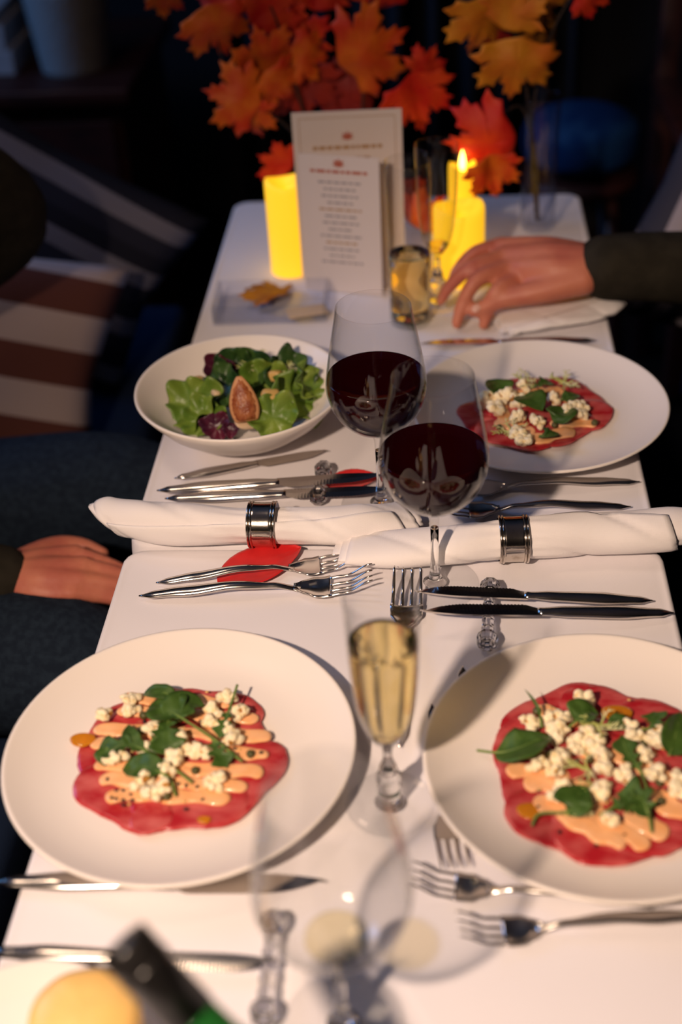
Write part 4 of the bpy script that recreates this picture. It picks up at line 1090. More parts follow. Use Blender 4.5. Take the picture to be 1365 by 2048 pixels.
# ------------------------------------------------------------------ candles
def led_candle(p, r, h, label, flame=True):
    t = thing('led_candle', label, 'candle', p, group='glowing yellow candles')
    rings = [(0.0001, 0.0), (r * 0.97, 0.0), (r, 0.002), (r, h - 0.010), (r * 0.985, h - 0.004), (r * 0.93, h), (r * 0.80, h - 0.001), (r * 0.62, h - 0.006), (r * 0.45, h - 0.0085), (0.0001, h - 0.0095)]
    V, F = lathe(rings, 48)
    V = [Vector((v[0], v[1], v[2] + (0.004 * math.sin(2 * math.atan2(v[1], v[0]) + 1) if v[2] > h - 0.012 else 0))) for v in V]
    mk('wax_body', V, F, MATS['candle'], t)
    if flame:
        mk('flame', *lathe([(0.0001, h - 0.010), (0.003, h - 0.008), (0.0048, h), (0.0040, h + 0.008), (0.002, h + 0.016), (0.0001, h + 0.021)], 20), MATS['candle_flame'], t)
    return t
led_candle((-0.2176, 1.755, 0.75), 0.028, 0.137, 'glowing yellow pillar candle left of the menu cards', False)
led_candle((0.0258, 1.7164, 0.75), 0.036, 0.108, 'glowing yellow pillar candle behind the reaching hand', False)
led_candle((0.0322, 1.8017, 0.75), 0.020, 0.135, 'slim glowing candle behind the flutes, under the red leaf')

# ------------------------------------------------------------------ menu cards
def leaf_outline():
    half = [(0.0, 1.0), (0.055, 0.86), (0.13, 0.86), (0.105, 0.73), (0.185, 0.71), (0.15, 0.58), (0.25, 0.66), (0.27, 0.76), (0.35, 0.72), (0.50, 0.80), (0.475, 0.66), (0.57, 0.60), (0.46, 0.53), (0.48, 0.45), (0.33, 0.36),
            (0.42, 0.35), (0.50, 0.39), (0.66, 0.29), (0.52, 0.23), (0.49, 0.13), (0.33, 0.14), (0.16, 0.07), (0.03, 0.03)]
    return half + [(-x, y) for x, y in half[1:]][::-1]
OUT = leaf_outline()

def card_strip(x0, x1, z, h, y=-0.0006):
    return [(x0, y, z), (x1, y, z), (x1, y, z + h), (x0, y, z + h), (x0, y - 0.0001, z), (x1, y - 0.0001, z), (x1, y - 0.0001, z + h), (x0, y - 0.0001, z + h)], [(4, 5, 6, 7), (0, 3, 2, 1), (0, 1, 5, 4), (1, 2, 6, 5), (2, 3, 7, 6), (3, 0, 4, 7)]

def menu(a, b, h, lean, label, lines, crest_z, frame, seed):
    a, b = Vector(a), Vector(b); d = b - a; W = math.hypot(d.x, d.y)
    t = thing('menu_card', label, 'menu card', (a.x, a.y, ZT), math.atan2(d.y, d.x), 'standing menu cards')
    fp = mk('front_panel', *box(W / 2, 0, h / 2, W, 0.0009, h), MATS['card'], t, smooth=False)
    bp = mk('back_panel', *box(W / 2, 0, h / 2, W, 0.0009, h), MATS['card'], t, smooth=False)
    fp.rotation_euler = (-lean, 0, 0)
    dy = 2 * h * math.sin(lean + 0.12)
    bp.rotation_euler = (lean + 0.07, 0, 0)
    bp.location = (0, math.sin(lean) * h + math.sin(lean + 0.07) * h, 0)
    rnd = random.Random(seed)
    V, F = [], []
    n = len(OUT)
    s = 0.013
    mk('crest', [(W / 2 + x * s, -0.0007, crest_z + y * s) for x, y in OUT], [tuple(range(n))], MATS['red_print'], fp, smooth=False)
    for (z, w_, hh, m) in lines:
        parts = []; x = W / 2 - w_ / 2
        while x < W / 2 + w_ / 2 - 0.003:
            L = min(rnd.uniform(0.004, 0.013), W / 2 + w_ / 2 - x)
            parts.append(card_strip(x, x + L, z, hh)); x += L + 0.0022
        if parts: mk('text_line', *join(*parts), MATS[m], fp, smooth=False)
    if frame:
        e = 0.009
        q = [card_strip(e, W - e, h - e, 0.0008), card_strip(e, W - e, e, 0.0008), card_strip(e, e + 0.0008, e, h - 2 * e), card_strip(W - e - 0.0008, W - e, e, h - 2 * e)]
        mk('printed_frame', *join(*q), MATS['gold_print'], fp, smooth=False)
    return t
menu((-0.1977, 1.7274, 0.75), (-0.0497, 1.7332, 0.75), 0.238, 0.03, 'large white menu card standing behind, with a gold heading and crest',
     [(0.186, 0.095, 0.0050, 'gold_print'), (0.172, 0.06, 0.003, 'gold_print'), (0.160, 0.075, 0.003, 'gold_print')] + [(0.145 - 0.012 * k, 0.05 + 0.02 * (k % 3), 0.0026, 'grey_print') for k in range(8)], 0.198, True, 3)
menu((-0.1898, 1.6915, 0.75), (-0.0805, 1.6645, 0.75), 0.196, 0.03, 'narrower white menu card in front, printed with a column of dishes',
     [(0.172, 0.080, 0.0042, 'red_print')] + [(0.158 - 0.0095 * k, (0.06, 0.045, 0.052, 0.036)[k % 4], 0.0026, 'gold_print' if k % 5 == 4 else 'grey_print') for k in range(13)], 0.180, False, 8)

# ------------------------------------------------------------------ maple leaves in vases
def maple_mesh(curl, seed):
    c0 = (0, 0.36)
    V = []; F = []
    n = len(OUT)
    # densify outline
    pts = []
    for i in range(n):
        a, b = OUT[i], OUT[(i + 1) % n]
        pts += [a, ((a[0] + b[0]) / 2, (a[1] + b[1]) / 2)]
    rings = []
    for s in (1.0, 0.85, 0.65, 0.42, 0.2, 0.02):
        r = []
        for x, y in pts:
            px, py = c0[0] + (x - c0[0]) * s, c0[1] + (y - c0[1]) * s
            z = -curl * (px * px * 0.9 + (py - 0.36) ** 2 * 0.8) + 0.10 * noise.noise((px * 3.0 + seed, py * 3.0, seed)) + 0.05 * abs(px)
            ang = math.atan2(px, py - 0.10)
            z -= 0.02 * math.exp(-(math.fmod(abs(ang), 0.72) / 0.08) ** 2) * s
            r.append((px, py, z))
        rings.append(r)
    V, F = loft(rings, cap=False)
    F.append(tuple(range(5 * len(pts), 6 * len(pts))))
    me = bpy.data.meshes.new('maple_leaf')
    me.from_pydata(V, [], F)
    me.polygons.foreach_set('use_smooth', [True] * len(me.polygons))
    return me
MP = {}
def maple(parent, p, size, ang, m, tilt=(0, 0), k=0):
    # ang: direction of the leaf tip, measured in the upright plane facing the diners (0 = up, clockwise)
    key = (m, k % 3)
    if key not in MP:
        me = maple_mesh((0.30, 0.55, -0.15)[k % 3], 1.7 * (k % 3) + 0.4); me.materials.append(MATS[m]); MP[key] = me
    o = link('leaf', MP[key], None, parent)
    q = Matrix.Rotation(tilt[0], 3, 'X') @ Matrix.Rotation(tilt[1], 3, 'Z') @ Matrix.Rotation(ang, 3, 'Y') @ Matrix.Rotation(math.radians(90), 3, 'X')
    o.rotation_euler = q.to_euler()
    ctr = q @ Vector((0, 0.42 * size * 0.84, 0))
    o.location = Vector(p) - parent.location - ctr
    size *= 0.84; o.scale = (size,) * 3
    md = o.modifiers.new('s', 'SOLIDIFY'); md.thickness = 0.006
    return o

def spray(base, label, twigs, leaves):
    t = thing('maple_spray', label, 'maple spray', base, group='sprays of autumn maple leaves')
    parts = []
    for tw in twigs:
        pts = [Vector((0, 0, 0))] + [Vector(p) - Vector(base) for p in tw]
        path = crom(pts, 6)
        parts.append(tube(path, [0.0032 * (1 - 0.6 * i / len(path)) for i in range(len(path))], 8))
    mk('twig', *join(*parts), MATS['twig'], t)
    for i, (p, s, a, m, tl) in enumerate(leaves):
        maple(t, p, s, math.radians(a), m, tl, i)
    return t

VB = (-0.1453, 1.8746, 0.75); VR = (0.1469, 1.8851, 0.75)
spray((VB[0] - 0.005, VB[1], ZT + 0.012), 'spray of orange and red maple leaves above the menu cards on the left',
      [[(-0.1811, 1.92, 0.8444), (-0.2025, 1.9, 0.9508), (-0.224, 1.9, 1.0511), (-0.2465, 1.9, 1.1194)], [(-0.1811, 1.92, 0.8444), (-0.2316, 1.88, 0.929), (-0.2924, 1.87, 0.9708), (-0.3132, 1.88, 1.0598)]],
      [((-0.3098, 1.87, 1.0658), 0.105, 165, 'maple_orange', (0.2, 0.3)), ((-0.3054, 1.9, 1.0915), 0.10, -20, 'maple_red', (0.1, -0.4)), ((-0.2492, 1.88, 1.023), 0.105, -10, 'maple_orange', (0.2, 0.5)),
       ((-0.2861, 1.85, 0.9736), 0.105, -75, 'maple_orange', (-0.1, 0.2)), ((-0.275, 1.87, 0.9397), 0.085, 165, 'maple_orange', (0.2, -0.5)), ((-0.2034, 1.92, 0.9626), 0.125, 175, 'maple_dark', (0.1, 0.2)),
       ((-0.2059, 1.93, 1.0421), 0.115, 10, 'maple_red', (0.3, -0.3)), ((-0.23, 1.87, 0.9831), 0.085, 140, 'maple_orange', (0.1, 0.4)), ((-0.2359, 1.9, 1.0788), 0.10, 60, 'maple_red', (0.3, 0.3)),
       ((-0.1873, 1.9, 1.0149), 0.08, 100, 'maple_orange', (-0.2, 0.5)), ((-0.3785, 1.9, 1.1029), 0.07, 140, 'maple_orange', (0.1, 0.2)), ((-0.1657, 1.92, 1.0981), 0.09, 20, 'maple_red', (0.1, 0.3))])
spray((VB[0] + 0.008, VB[1] + 0.004, ZT + 0.012), 'spray of deep red maple leaves above the middle of the table',
      [[(-0.1211, 1.93, 0.8388), (-0.1132, 1.92, 0.9265), (-0.1007, 1.9, 1.0329), (-0.0908, 1.9, 1.107)], [(-0.1211, 1.93, 0.8388), (-0.065, 1.9, 0.9169), (-0.0349, 1.89, 0.9559)]],
      [((-0.1002, 1.88, 1.0248), 0.135, 70, 'maple_orange', (0.15, 0.15)), ((-0.1399, 1.94, 0.9318), 0.13, -80, 'maple_dark', (0.2, 0.1)), ((-0.0333, 1.88, 0.9556), 0.115, 170, 'maple_red', (0.1, 0.5)),
       ((-0.0186, 1.9, 0.9951), 0.065, 35, 'maple_red', (0.1, 0.3)), ((-0.0814, 1.92, 1.0984), 0.10, 10, 'maple_red', (0.2, 0.1)), ((-0.2346, 1.84, 0.8803), 0.070, -60, 'maple_red', (0.1, 0.2)),
       ((-0.0575, 1.8, 0.8383), 0.085, 170, 'maple_dark', (0.1, 0.3)), ((-0.0232, 1.78, 0.8207), 0.080, 60, 'maple_orange', (0.2, 0.1))])
spray((VR[0], VR[1], ZT + 0.012), 'spray of golden and red maple leaves in the crystal vase on the right',
      [[(0.1387, 1.9, 0.8656), (0.1209, 1.88, 0.9825), (0.0978, 1.88, 1.0721), (0.0832, 1.88, 1.1249)], [(0.1387, 1.9, 0.8656), (0.1175, 1.86, 0.943), (0.0842, 1.82, 0.9435), (0.0664, 1.8, 0.9262)], [(0.1345, 1.9, 0.9033), (0.154, 1.88, 1.0298), (0.185, 1.88, 1.0952)]],
      [((0.1062, 1.85, 1.0061), 0.120, 185, 'maple_yellow', (0.2, 0.1)), ((0.0624, 1.88, 1.0567), 0.110, 195, 'maple_yellow', (0.2, 0.5)), ((0.1006, 1.87, 1.0779), 0.10, 20, 'maple_yellow', (0.1, -0.2)),
       ((0.1449, 1.9, 1.0312), 0.105, 25, 'maple_gold', (0.1, 1.0)), ((0.0645, 1.8, 0.9156), 0.130, -100, 'maple_red', (0.2, 0.0)), ((0.0738, 1.79, 0.8757), 0.085, 170, 'maple_orange', (0.1, 0.3)),
       ((0.209, 1.88, 1.0865), 0.07, 120, 'maple_red', (0.2, 0.2)), ((0.1447, 1.88, 1.0935), 0.09, 60, 'maple_yellow', (0.2, 0.2)), ((0.0864, 1.91, 1.0131), 0.07, 230, 'maple_dark', (0.1, 0.2))])

def vase(p, r, h, label, ribs, flare=1.15):
    t = thing('glass_vase', label, 'vase', p, group='glass vases')
    n = 48
    prof = [(r * 0.75, 0.0), (r * 0.9, 0.002), (r * 0.98, 0.012), (r, h * 0.4), (r * 1.02, h * 0.75), (r * flare, h)]
    prof = refine(prof, 5)
    full = [(0.0001, 0.0)] + prof + [(prof[-1][0] - 0.0022, prof[-1][1])] + [(max(q - 0.0024, 0.001), max(z, 0.010)) for q, z in prof[::-1] if z > 0.006] + [(0.0001, 0.010)]
    rings = []
    for q, z in full:
        rings.append([(q * (1 + 0.02 * ribs * math.cos(12 * a)) * math.cos(a), q * (1 + 0.02 * ribs * math.cos(12 * a)) * math.sin(a), z) for a in [2 * math.pi * j / n for j in range(n)]])
    mk('body', *loft(rings), MATS['vase_glass'], t, smooth=not ribs)
    mk('rim', *[x for x in (tube([(prof[-1][0] * math.cos(a), prof[-1][0] * math.sin(a), h) for a in [2 * math.pi * j / 36 for j in range(37)]], 0.0014, 6))], MATS['vase_glass'], t)
    return t
thin_glass('vase_glass', (0.96, 0.97, 1.0), (0.5, 0.52, 0.58))
vase(VB, 0.026, 0.16, 'clear cylinder vase hidden behind the menu cards', 0)
vase(VR, 0.026, 0.20, 'ribbed crystal vase at the far right end of the table', 1, 1.1)

# flat things between the candles and the salad bowl
def tray(c_, sx, sy, rz, label):
    t = thing('glass_tray', label, 'glass tray', (c_[0], c_[1], ZT), rz)
    mk('base', *box(0, 0, 0.003, sx, sy, 0.005, 0.0015), MATS['vase_glass'], t)
    for s in (-1, 1):
        mk('side_wall', *box(s * (sx / 2 - 0.002), 0, 0.016, 0.004, sy, 0.021, 0.0012), MATS['vase_glass'], t)
        mk('end_wall', *box(0, s * (sy / 2 - 0.002), 0.016, sx - 0.008, 0.004, 0.021, 0.0012), MATS['vase_glass'], t)
tray((-0.232, 1.6284, 0.75), 0.155, 0.085, 0.02, 'square clear glass tray holding a golden leaf, behind the salad bowl')
me = maple_mesh(0.25, 2.2); me.materials.append(MATS['maple_gold'])
o = link('maple_leaf', me); o.scale = (0.072,) * 3; o.location = Vector((-0.2131, 1.6504, 0.75)) + Vector((0.0, -0.008, 0.0145)); o.rotation_euler = (0.05, 0.1, math.radians(62))
md = o.modifiers.new('s', 'SOLIDIFY'); md.thickness = 0.006
tag(o, 'single golden maple leaf lying in the glass tray', 'leaf')
V, F = box(0, 0, 0.0012, 0.055, 0.028, 0.0022, 0.0006)
o = mk('paper_slip', V, F, MATS['cheese'], loc=Vector((-0.1818, 1.6084, 0.75)) + Vector((0.0, 0, 0.0058))); o.rotation_euler = (0, 0, 0.3)  # added pale slab, stands in for candle light reflected in the tray
tag(o, 'folded cream paper slip beside the golden leaf', 'paper')

# ------------------------------------------------------------------ people
def R_(p): return Vector((p[0], p[1], p[2] + ZT))
def limb(pts, rad, m=8, n=16, squash=1.0):
    path = crom(pts, m)
    k = len(pts) - 1; R = []
    for i in range(len(path)):
        x = i / m; j = min(int(x), k - 1); f = x - j
        R.append(rad[j] + (rad[j + 1] - rad[j]) * f)
    vf = tube(path, R, n, squash)
    return join(vf, ico(R[0], 3, path[0]), ico(R[-1], 3, path[-1]))
def meshobj(parts, name, m, parent, voxel, it, origin):
    V, F = join(*parts)
    o = mk(name, [Vector(v) - origin for v in V], F, MATS[m], parent)
    fuse(o, voxel, it)
    if not o.data.materials: o.data.materials.append(MATS[m])
    if not parent: o.location = origin
    return o

def person(origin, fx, label, sk, hand, jacket, trousers):
    # fx: +1 faces +x, -1 faces -x; sk: joints above the table plane
    J = {k: R_(v) for k, v in sk.items()}
    O = R_(origin)
    b = []
    b.append(limb([J['pelvis'], J['waist'], J['chest'], J['neck']], [0.115, 0.105, 0.12, 0.058], n=20))
    b.append(limb([J['shR'], J['chest'], J['shL']], [0.055, 0.10, 0.055]))
    b.append(limb([J['neck'], J['head']], [0.055, 0.06]))
    hd = J['head']
    b.append(ico(0.078, 3, hd + Vector((0, 0, 0.045)), (1.15, 0.95, 1.25)))
    b.append(ico(0.055, 3, hd + Vector((0.035 * fx, 0, -0.025)), (1.0, 0.95, 1.0)))
    b.append(limb([hd + Vector((0.086 * fx, 0, 0.045)), hd + Vector((0.106 * fx, 0, 0.008))], [0.009, 0.014]))
    b.append(limb([hd + Vector((0.086 * fx, -0.02, -0.028)), hd + Vector((0.092 * fx, 0, -0.028)), hd + Vector((0.086 * fx, 0.02, -0.028))], [0.006, 0.009, 0.006]))
    for s in (-1, 1):
        b.append(ico(0.02, 2, hd + Vector((0, 0.078 * s, 0.02)), (0.7, 0.35, 1.5)))
    for s in 'RL':
        b.append(limb([J['sh' + s], J['el' + s], J['wr' + s]], [0.052, 0.042, 0.027]))
        b.append(limb([J['hip' + s], J['kn' + s], J['an' + s]], [0.088, 0.062, 0.042]))
        b.append(limb([J['an' + s], J['an' + s] + Vector((0.16 * fx, 0, -0.045))], [0.042, 0.032]))
    for pts, rad in hand:
        b.append(limb([Vector(p) for p in pts], rad, 6, 12))
    # the hand that rests out of sight
    for s in 'RL':
        if s != sk_main[0]:
            wv = J['wr' + s]; d = (wv - J['el' + s]).normalized()
            b.append(limb([wv, wv + d * 0.05, wv + d * 0.085], [0.027, 0.032, 0.028]))
            sd = d.cross(Vector((0, 0, 1))).normalized()
            for q in range(4):
                p0 = wv + d * 0.085 + sd * (0.018 * (q - 1.5))
                b.append(limb([p0, p0 + d * (0.04 + 0.004 * (q in (1, 2))) + Vector((0, 0, -0.008)), p0 + d * (0.07 + 0.008 * (q in (1, 2))) + Vector((0, 0, -0.024))], [0.010, 0.009, 0.007]))
            b.append(limb([wv + d * 0.02, wv + d * 0.055 - sd * 0.04, wv + d * 0.085 - sd * 0.048], [0.014, 0.012, 0.009]))
    body = meshobj(b, 'person', 'skin', None, 0.0035, 5, O)
    tag(body, label, 'person')
    inv = -O
    # jacket
    c_ = [limb([J['pelvis'] + Vector((0, 0, 0.02)), J['waist'], J['chest'], J['neck'] + Vector((0, 0, -0.05))], [0.14, 0.13, 0.145, 0.075], n=20),
          limb([J['shR'], J['chest'], J['shL']], [0.072, 0.125, 0.072])]
    for s in 'RL':
        c_.append(limb([J['sh' + s], J['el' + s], J['el' + s].lerp(J['wr' + s], 0.97)], [0.075, 0.060, 0.043]))
    o = meshobj(c_, 'jacket', jacket, body, 0.007, 4, O)
    c_ = [limb([J['pelvis'], J['pelvis'] + Vector((0, 0, 0.06))], [0.135, 0.125])]
    for s in 'RL':
        c_.append(limb([J['hip' + s], J['hip' + s].lerp(J['kn' + s], 0.5) + Vector((0, 0, 0.01)), J['kn' + s], J['kn' + s].lerp(J['an' + s], 0.9)], [0.108, 0.100, 0.082, 0.062]))
    meshobj(c_, 'trousers', trousers, body, 0.008, 3, O)
    for s in 'RL':
        a = J['an' + s]
        meshobj([limb([a + Vector((-0.03 * fx, 0, -0.03)), a + Vector((0.05 * fx, 0, -0.032)), a + Vector((0.18 * fx, 0, -0.048))], [0.046, 0.048, 0.036])], 'shoe', 'shoe', body, 0.006, 3, O)
    meshobj([ico(0.088, 3, hd + Vector((-0.012 * fx, 0, 0.062)), (1.12, 0.98, 1.12)), ico(0.07, 3, hd + Vector((-0.045 * fx, 0, 0.005)), (0.9, 1.1, 1.0))], 'hair', 'hair', body, 0.006, 2, O)
    for s in (-1, 1):
        V, F = ico(0.0125, 2, hd + Vector((0.080 * fx, 0.030 * s, 0.028)) - O)
        mk('eye', V, F, MATS['eye'], body)
    return body

sk_main = 'R'
lp = dict(pelvis=(-0.95, 1.32, -0.20), waist=(-0.93, 1.32, -0.02), chest=(-0.88, 1.32, 0.18), neck=(-0.84, 1.32, 0.36), head=(-0.81, 1.32, 0.47),
          shR=(-0.85, 1.12, 0.27), elR=(-0.84, 1.10, -0.02), shL=(-0.70, 1.57, 0.27), elL=(-0.605, 1.69, 0.11), wrL=(-0.84, 1.60, -0.02),
          hipR=(-0.93, 1.20, -0.215), knR=(-0.40, 1.13, -0.245), anR=(-0.42, 1.12, -0.66), hipL=(-0.93, 1.44, -0.215), knL=(-0.40, 1.50, -0.245), anL=(-0.42, 1.52, -0.66))
lw = Vector((-0.5173, 1.1989, 0.618)); lp['wrR'] = (lw.x, lw.y, lw.z - ZT)
lhand = [([(-0.5173, 1.1989, 0.618), (-0.4829, 1.2225, 0.622), (-0.4449, 1.2439, 0.622)], [0.027, 0.022, 0.0125]), ([(-0.5173, 1.1989, 0.618), (-0.4715, 1.2025, 0.624), (-0.4285, 1.215, 0.626)], [0.027, 0.022, 0.013]),
         ([(-0.5173, 1.1989, 0.618), (-0.4685, 1.1888, 0.622), (-0.4274, 1.1933, 0.622)], [0.027, 0.022, 0.0125]), ([(-0.516, 1.1941, 0.618), (-0.4698, 1.1776, 0.616), (-0.4341, 1.1777, 0.615)], [0.026, 0.020, 0.0115]),
         ([(-0.4449, 1.2439, 0.622), (-0.4067, 1.2367, 0.612), (-0.3777, 1.2347, 0.598)], [0.0115, 0.0098, 0.0078]), ([(-0.4285, 1.215, 0.626), (-0.3925, 1.2165, 0.614), (-0.3605, 1.2181, 0.598)], [0.0118, 0.0100, 0.0080]),
         ([(-0.4274, 1.1933, 0.622), (-0.3931, 1.1993, 0.611), (-0.3633, 1.2025, 0.596)], [0.0115, 0.0096, 0.0078]), ([(-0.4341, 1.1777, 0.615), (-0.4076, 1.1854, 0.604), (-0.3843, 1.1894, 0.593)], [0.0105, 0.0088, 0.0070]),
         ([(-0.5112, 1.2317, 0.615), (-0.4829, 1.2757, 0.608), (-0.4525, 1.2891, 0.6), (-0.4234, 1.2815, 0.593)], [0.020, 0.0140, 0.0115, 0.0090])]
person((-0.95, 1.32, -0.32), 1, 'seated person on the left in a dark jacket and jeans, hand on lap', lp, lhand, 'jacket', 'jeans')

rw = (0.2056, 1.5926, 0.82)
rp = dict(pelvis=(0.82, 1.42, -0.20), waist=(0.81, 1.42, -0.02), chest=(0.76, 1.43, 0.18), neck=(0.73, 1.43, 0.36), head=(0.70, 1.43, 0.47),
          shR=(0.71, 1.64, 0.26), elR=(0.52, 1.645, 0.055), wrR=(rw[0], rw[1], rw[2] - ZT), shL=(0.74, 1.22, 0.26), elL=(0.66, 1.20, -0.02), wrL=(0.48, 1.30, -0.12),
          hipR=(0.80, 1.54, -0.215), knR=(0.33, 1.60, -0.245), anR=(0.36, 1.60, -0.66), hipL=(0.80, 1.30, -0.215), knL=(0.33, 1.25, -0.245), anL=(0.36, 1.25, -0.66))
rhand = [([(0.2056, 1.5926, 0.82), (0.143, 1.6058, 0.826), (0.0853, 1.6256, 0.824)], [0.028, 0.025, 0.0135]), ([(0.2053, 1.5893, 0.818), (0.1452, 1.5882, 0.82), (0.0912, 1.607, 0.816)], [0.027, 0.024, 0.0130]),
         ([(0.2051, 1.5861, 0.816), (0.1485, 1.5821, 0.81), (0.104, 1.5957, 0.806)], [0.026, 0.022, 0.0128]), ([(0.2063, 1.6001, 0.82), (0.141, 1.6248, 0.828), (0.0795, 1.6487, 0.828)], [0.026, 0.022, 0.0125]),
         # index, middle, ring, little finger, thumb
         ([(0.104, 1.5957, 0.806), (0.0735, 1.5669, 0.802), (0.0628, 1.5646, 0.776), (0.0563, 1.5572, 0.758)], [0.0122, 0.0105, 0.0092, 0.0070]),
         ([(0.0912, 1.607, 0.816), (0.0479, 1.5799, 0.812), (0.0282, 1.5686, 0.782), (0.0209, 1.5576, 0.76)], [0.0125, 0.0108, 0.0094, 0.0072]),
         ([(0.0853, 1.6256, 0.824), (0.0398, 1.6011, 0.82), (0.0108, 1.5966, 0.794), (0.0001, 1.5935, 0.776)], [0.0120, 0.0104, 0.0090, 0.0070]),
         ([(0.0795, 1.6487, 0.828), (0.046, 1.6387, 0.824), (0.0225, 1.6283, 0.804), (0.0157, 1.6201, 0.792)], [0.0112, 0.0095, 0.0080, 0.0064]),
         ([(0.183, 1.5733, 0.812), (0.1314, 1.5642, 0.802), (0.0833, 1.5635, 0.792), (0.0445, 1.5625, 0.776)], [0.021, 0.0165, 0.0125, 0.0090])]
rb = person((0.82, 1.42, -0.32), -1, 'person on the right in a dark sleeve reaching a hand over the table', rp, rhand, 'jacket', 'trousers')
V, F = ico(1, 3)
nl = mk('thumbnail', [(v.x * 0.0068, v.y * 0.0052, v.z * 0.0016) for v in V], F, MATS['nail'], rb)
nl.location = Vector((0.0462, 1.5562, 0.7835)) - rb.location; nl.rotation_euler = (0.5, -0.5, 0.5)

# ------------------------------------------------------------------ benches, cushions, cabinet
def bench(x0, x1, xb, y0, y1, label):
    t = thing('bench', label, 'bench', ((x0 + x1) / 2, (y0 + y1) / 2, 0))
    cx, cy = (x0 + x1) / 2, (y0 + y1) / 2
    mk('plinth', *box(0, 0, 0.13, x1 - x0 - 0.06, y1 - y0 - 0.04, 0.26, 0.006), MATS['dark_wood'], t)
    n = 3
    for k in range(n):
        L = (y1 - y0) / n
        mk('seat_pad', *box(0, -(y1 - y0) / 2 + L * (k + 0.5), 0.335, x1 - x0, L - 0.006, 0.15, 0.025, 3), MATS['navy_fabric'], t)
        mk('back_pad', *box(xb - cx, -(y1 - y0) / 2 + L * (k + 0.5), 0.66, 0.12, L - 0.006, 0.5, 0.025, 3), MATS['navy_fabric'], t)
bench(-1.30, -0.50, -1.25, -0.1, 2.35, 'dark navy upholstered bench along the left of the table')
bench(0.44, 1.20, 1.15, -0.1, 2.15, 'dark navy upholstered bench along the right of the table')

def cushion(c_, w_, h_, d, rot, m, label):
    n = 26; rings_f = []
    V = []; F = []
    for side in (1, -1):
        for i in range(n + 1):
            for j in range(n + 1):
                u, v = i / n * 2 - 1, j / n * 2 - 1
                pin = 1 - 0.07 * (abs(u * v)) ** 1.5
                pin2 = 1 - 0.05 * (1 - abs(u)) * abs(v) ** 4
                pin3 = 1 - 0.05 * (1 - abs(v)) * abs(u) ** 4
                th = (max(0, 1 - u ** 4) * max(0, 1 - v ** 4)) ** 0.45
                V.append((u * w_ / 2 * pin3 * (2 - pin), side * (d / 2 * th + 0.002) * (1 + 0.06 * noise.noise((u * 2, v * 2, side))), v * h_ / 2 * pin2 * (2 - pin)))
        k = 0 if side == 1 else (n + 1) ** 2
        for i in range(n):
            for j in range(n):
                a = k + i * (n + 1) + j
                F.append((a, a + 1, a + n + 2, a + n + 1))
    o = mk('cushion', V, F, MATS[m], loc=c_); o.rotation_euler = rot
    bm = bmesh.new(); bm.from_mesh(o.data)
    bmesh.ops.remove_doubles(bm, verts=bm.verts, dist=0.005)
    bmesh.ops.recalc_face_normals(bm, faces=bm.faces)
    bm.to_mesh(o.data); bm.free()
    tag(o, label, 'cushion', 'striped cushions on the benches')
cushion((-0.80, 1.80, 0.595), 0.52, 0.36, 0.14, (-0.5, 0.28, 0.1), 'stripe_brown', 'cushion with broad brown and white stripes on the left bench')
cushion((-0.72, 2.05, 0.69), 0.52, 0.34, 0.13, (-0.30, 0.56, -0.05), 'stripe_grey', 'dark grey striped cushion leaning behind the brown one')
cushion((0.535, 2.0, 0.68), 0.44, 0.40, 0.15, (-0.25, 0.48, 0.1), 'stripe_pale', 'pale grey striped cushion on the right bench')

# cabinet at the back left with basket, plant and papers
t = thing('cabinet', 'dark reddish wooden cabinet in the back left corner', 'cabinet', (-1.23, 3.01, 0))
mk('body', *box(0, 0, 0.34, 1.10, 0.50, 0.68, 0.004), MATS['dark_wood'], t, smooth=False)
mk('top', *box(0, -0.01, 0.70, 1.16, 0.56, 0.035, 0.006), MATS['dark_wood'], t)
for s in (-1, 1):
    dd = mk('door', *box(s * 0.27, -0.256, 0.34, 0.52, 0.018, 0.60, 0.003), MATS['dark_wood'], t, smooth=False)
    mk('knob', *ico(0.012, 2, (s * 0.05, -0.275, 0.36)), MATS['silver'], dd)
CT = 0.7182
def basket(p, r, h, label):
    t = thing('basket', label, 'basket', p)
    n = 40; rings = []
    for k in range(25):
        f = k / 24
        rings.append([((r * (0.80 + 0.2 * f) * (1 + 0.03 * math.cos(20 * a + math.pi * k))) * math.cos(a), (r * (0.80 + 0.2 * f) * (1 + 0.03 * math.cos(20 * a + math.pi * k))) * math.sin(a), h * f) for a in [2 * math.pi * j / n for j in range(n)]])
    V, F = loft(rings, cap=False); F.append(tuple(range(n)))
    o = mk('woven_side', V, F, MATS['wicker'], t); md = o.modifiers.new('s', 'SOLIDIFY'); md.thickness = 0.005; bake(o)
    mk('rim', *tube([(r * 1.01 * math.cos(a), r * 1.01 * math.sin(a), h) for a in [2 * math.pi * j / 40 for j in range(41)]], 0.006, 8), MATS['wicker'], t)
bp = (-0.8465, 3.08, 0.6311)
BX, BY = -0.795, 2.88
basket((BX, BY, CT), 0.085, 0.17, 'pale woven basket holding a plant on the back cabinet')
t = thing('potted_plant', 'dark leafy plant growing out of the pale basket', 'plant', (BX, BY, CT + 0.012))
mk('root_ball', *lathe([(0.0001, 0), (0.05, 0.0), (0.058, 0.10), (0.0001, 0.12)], 24), MATS['twig'], t)
rr = random.Random(3)
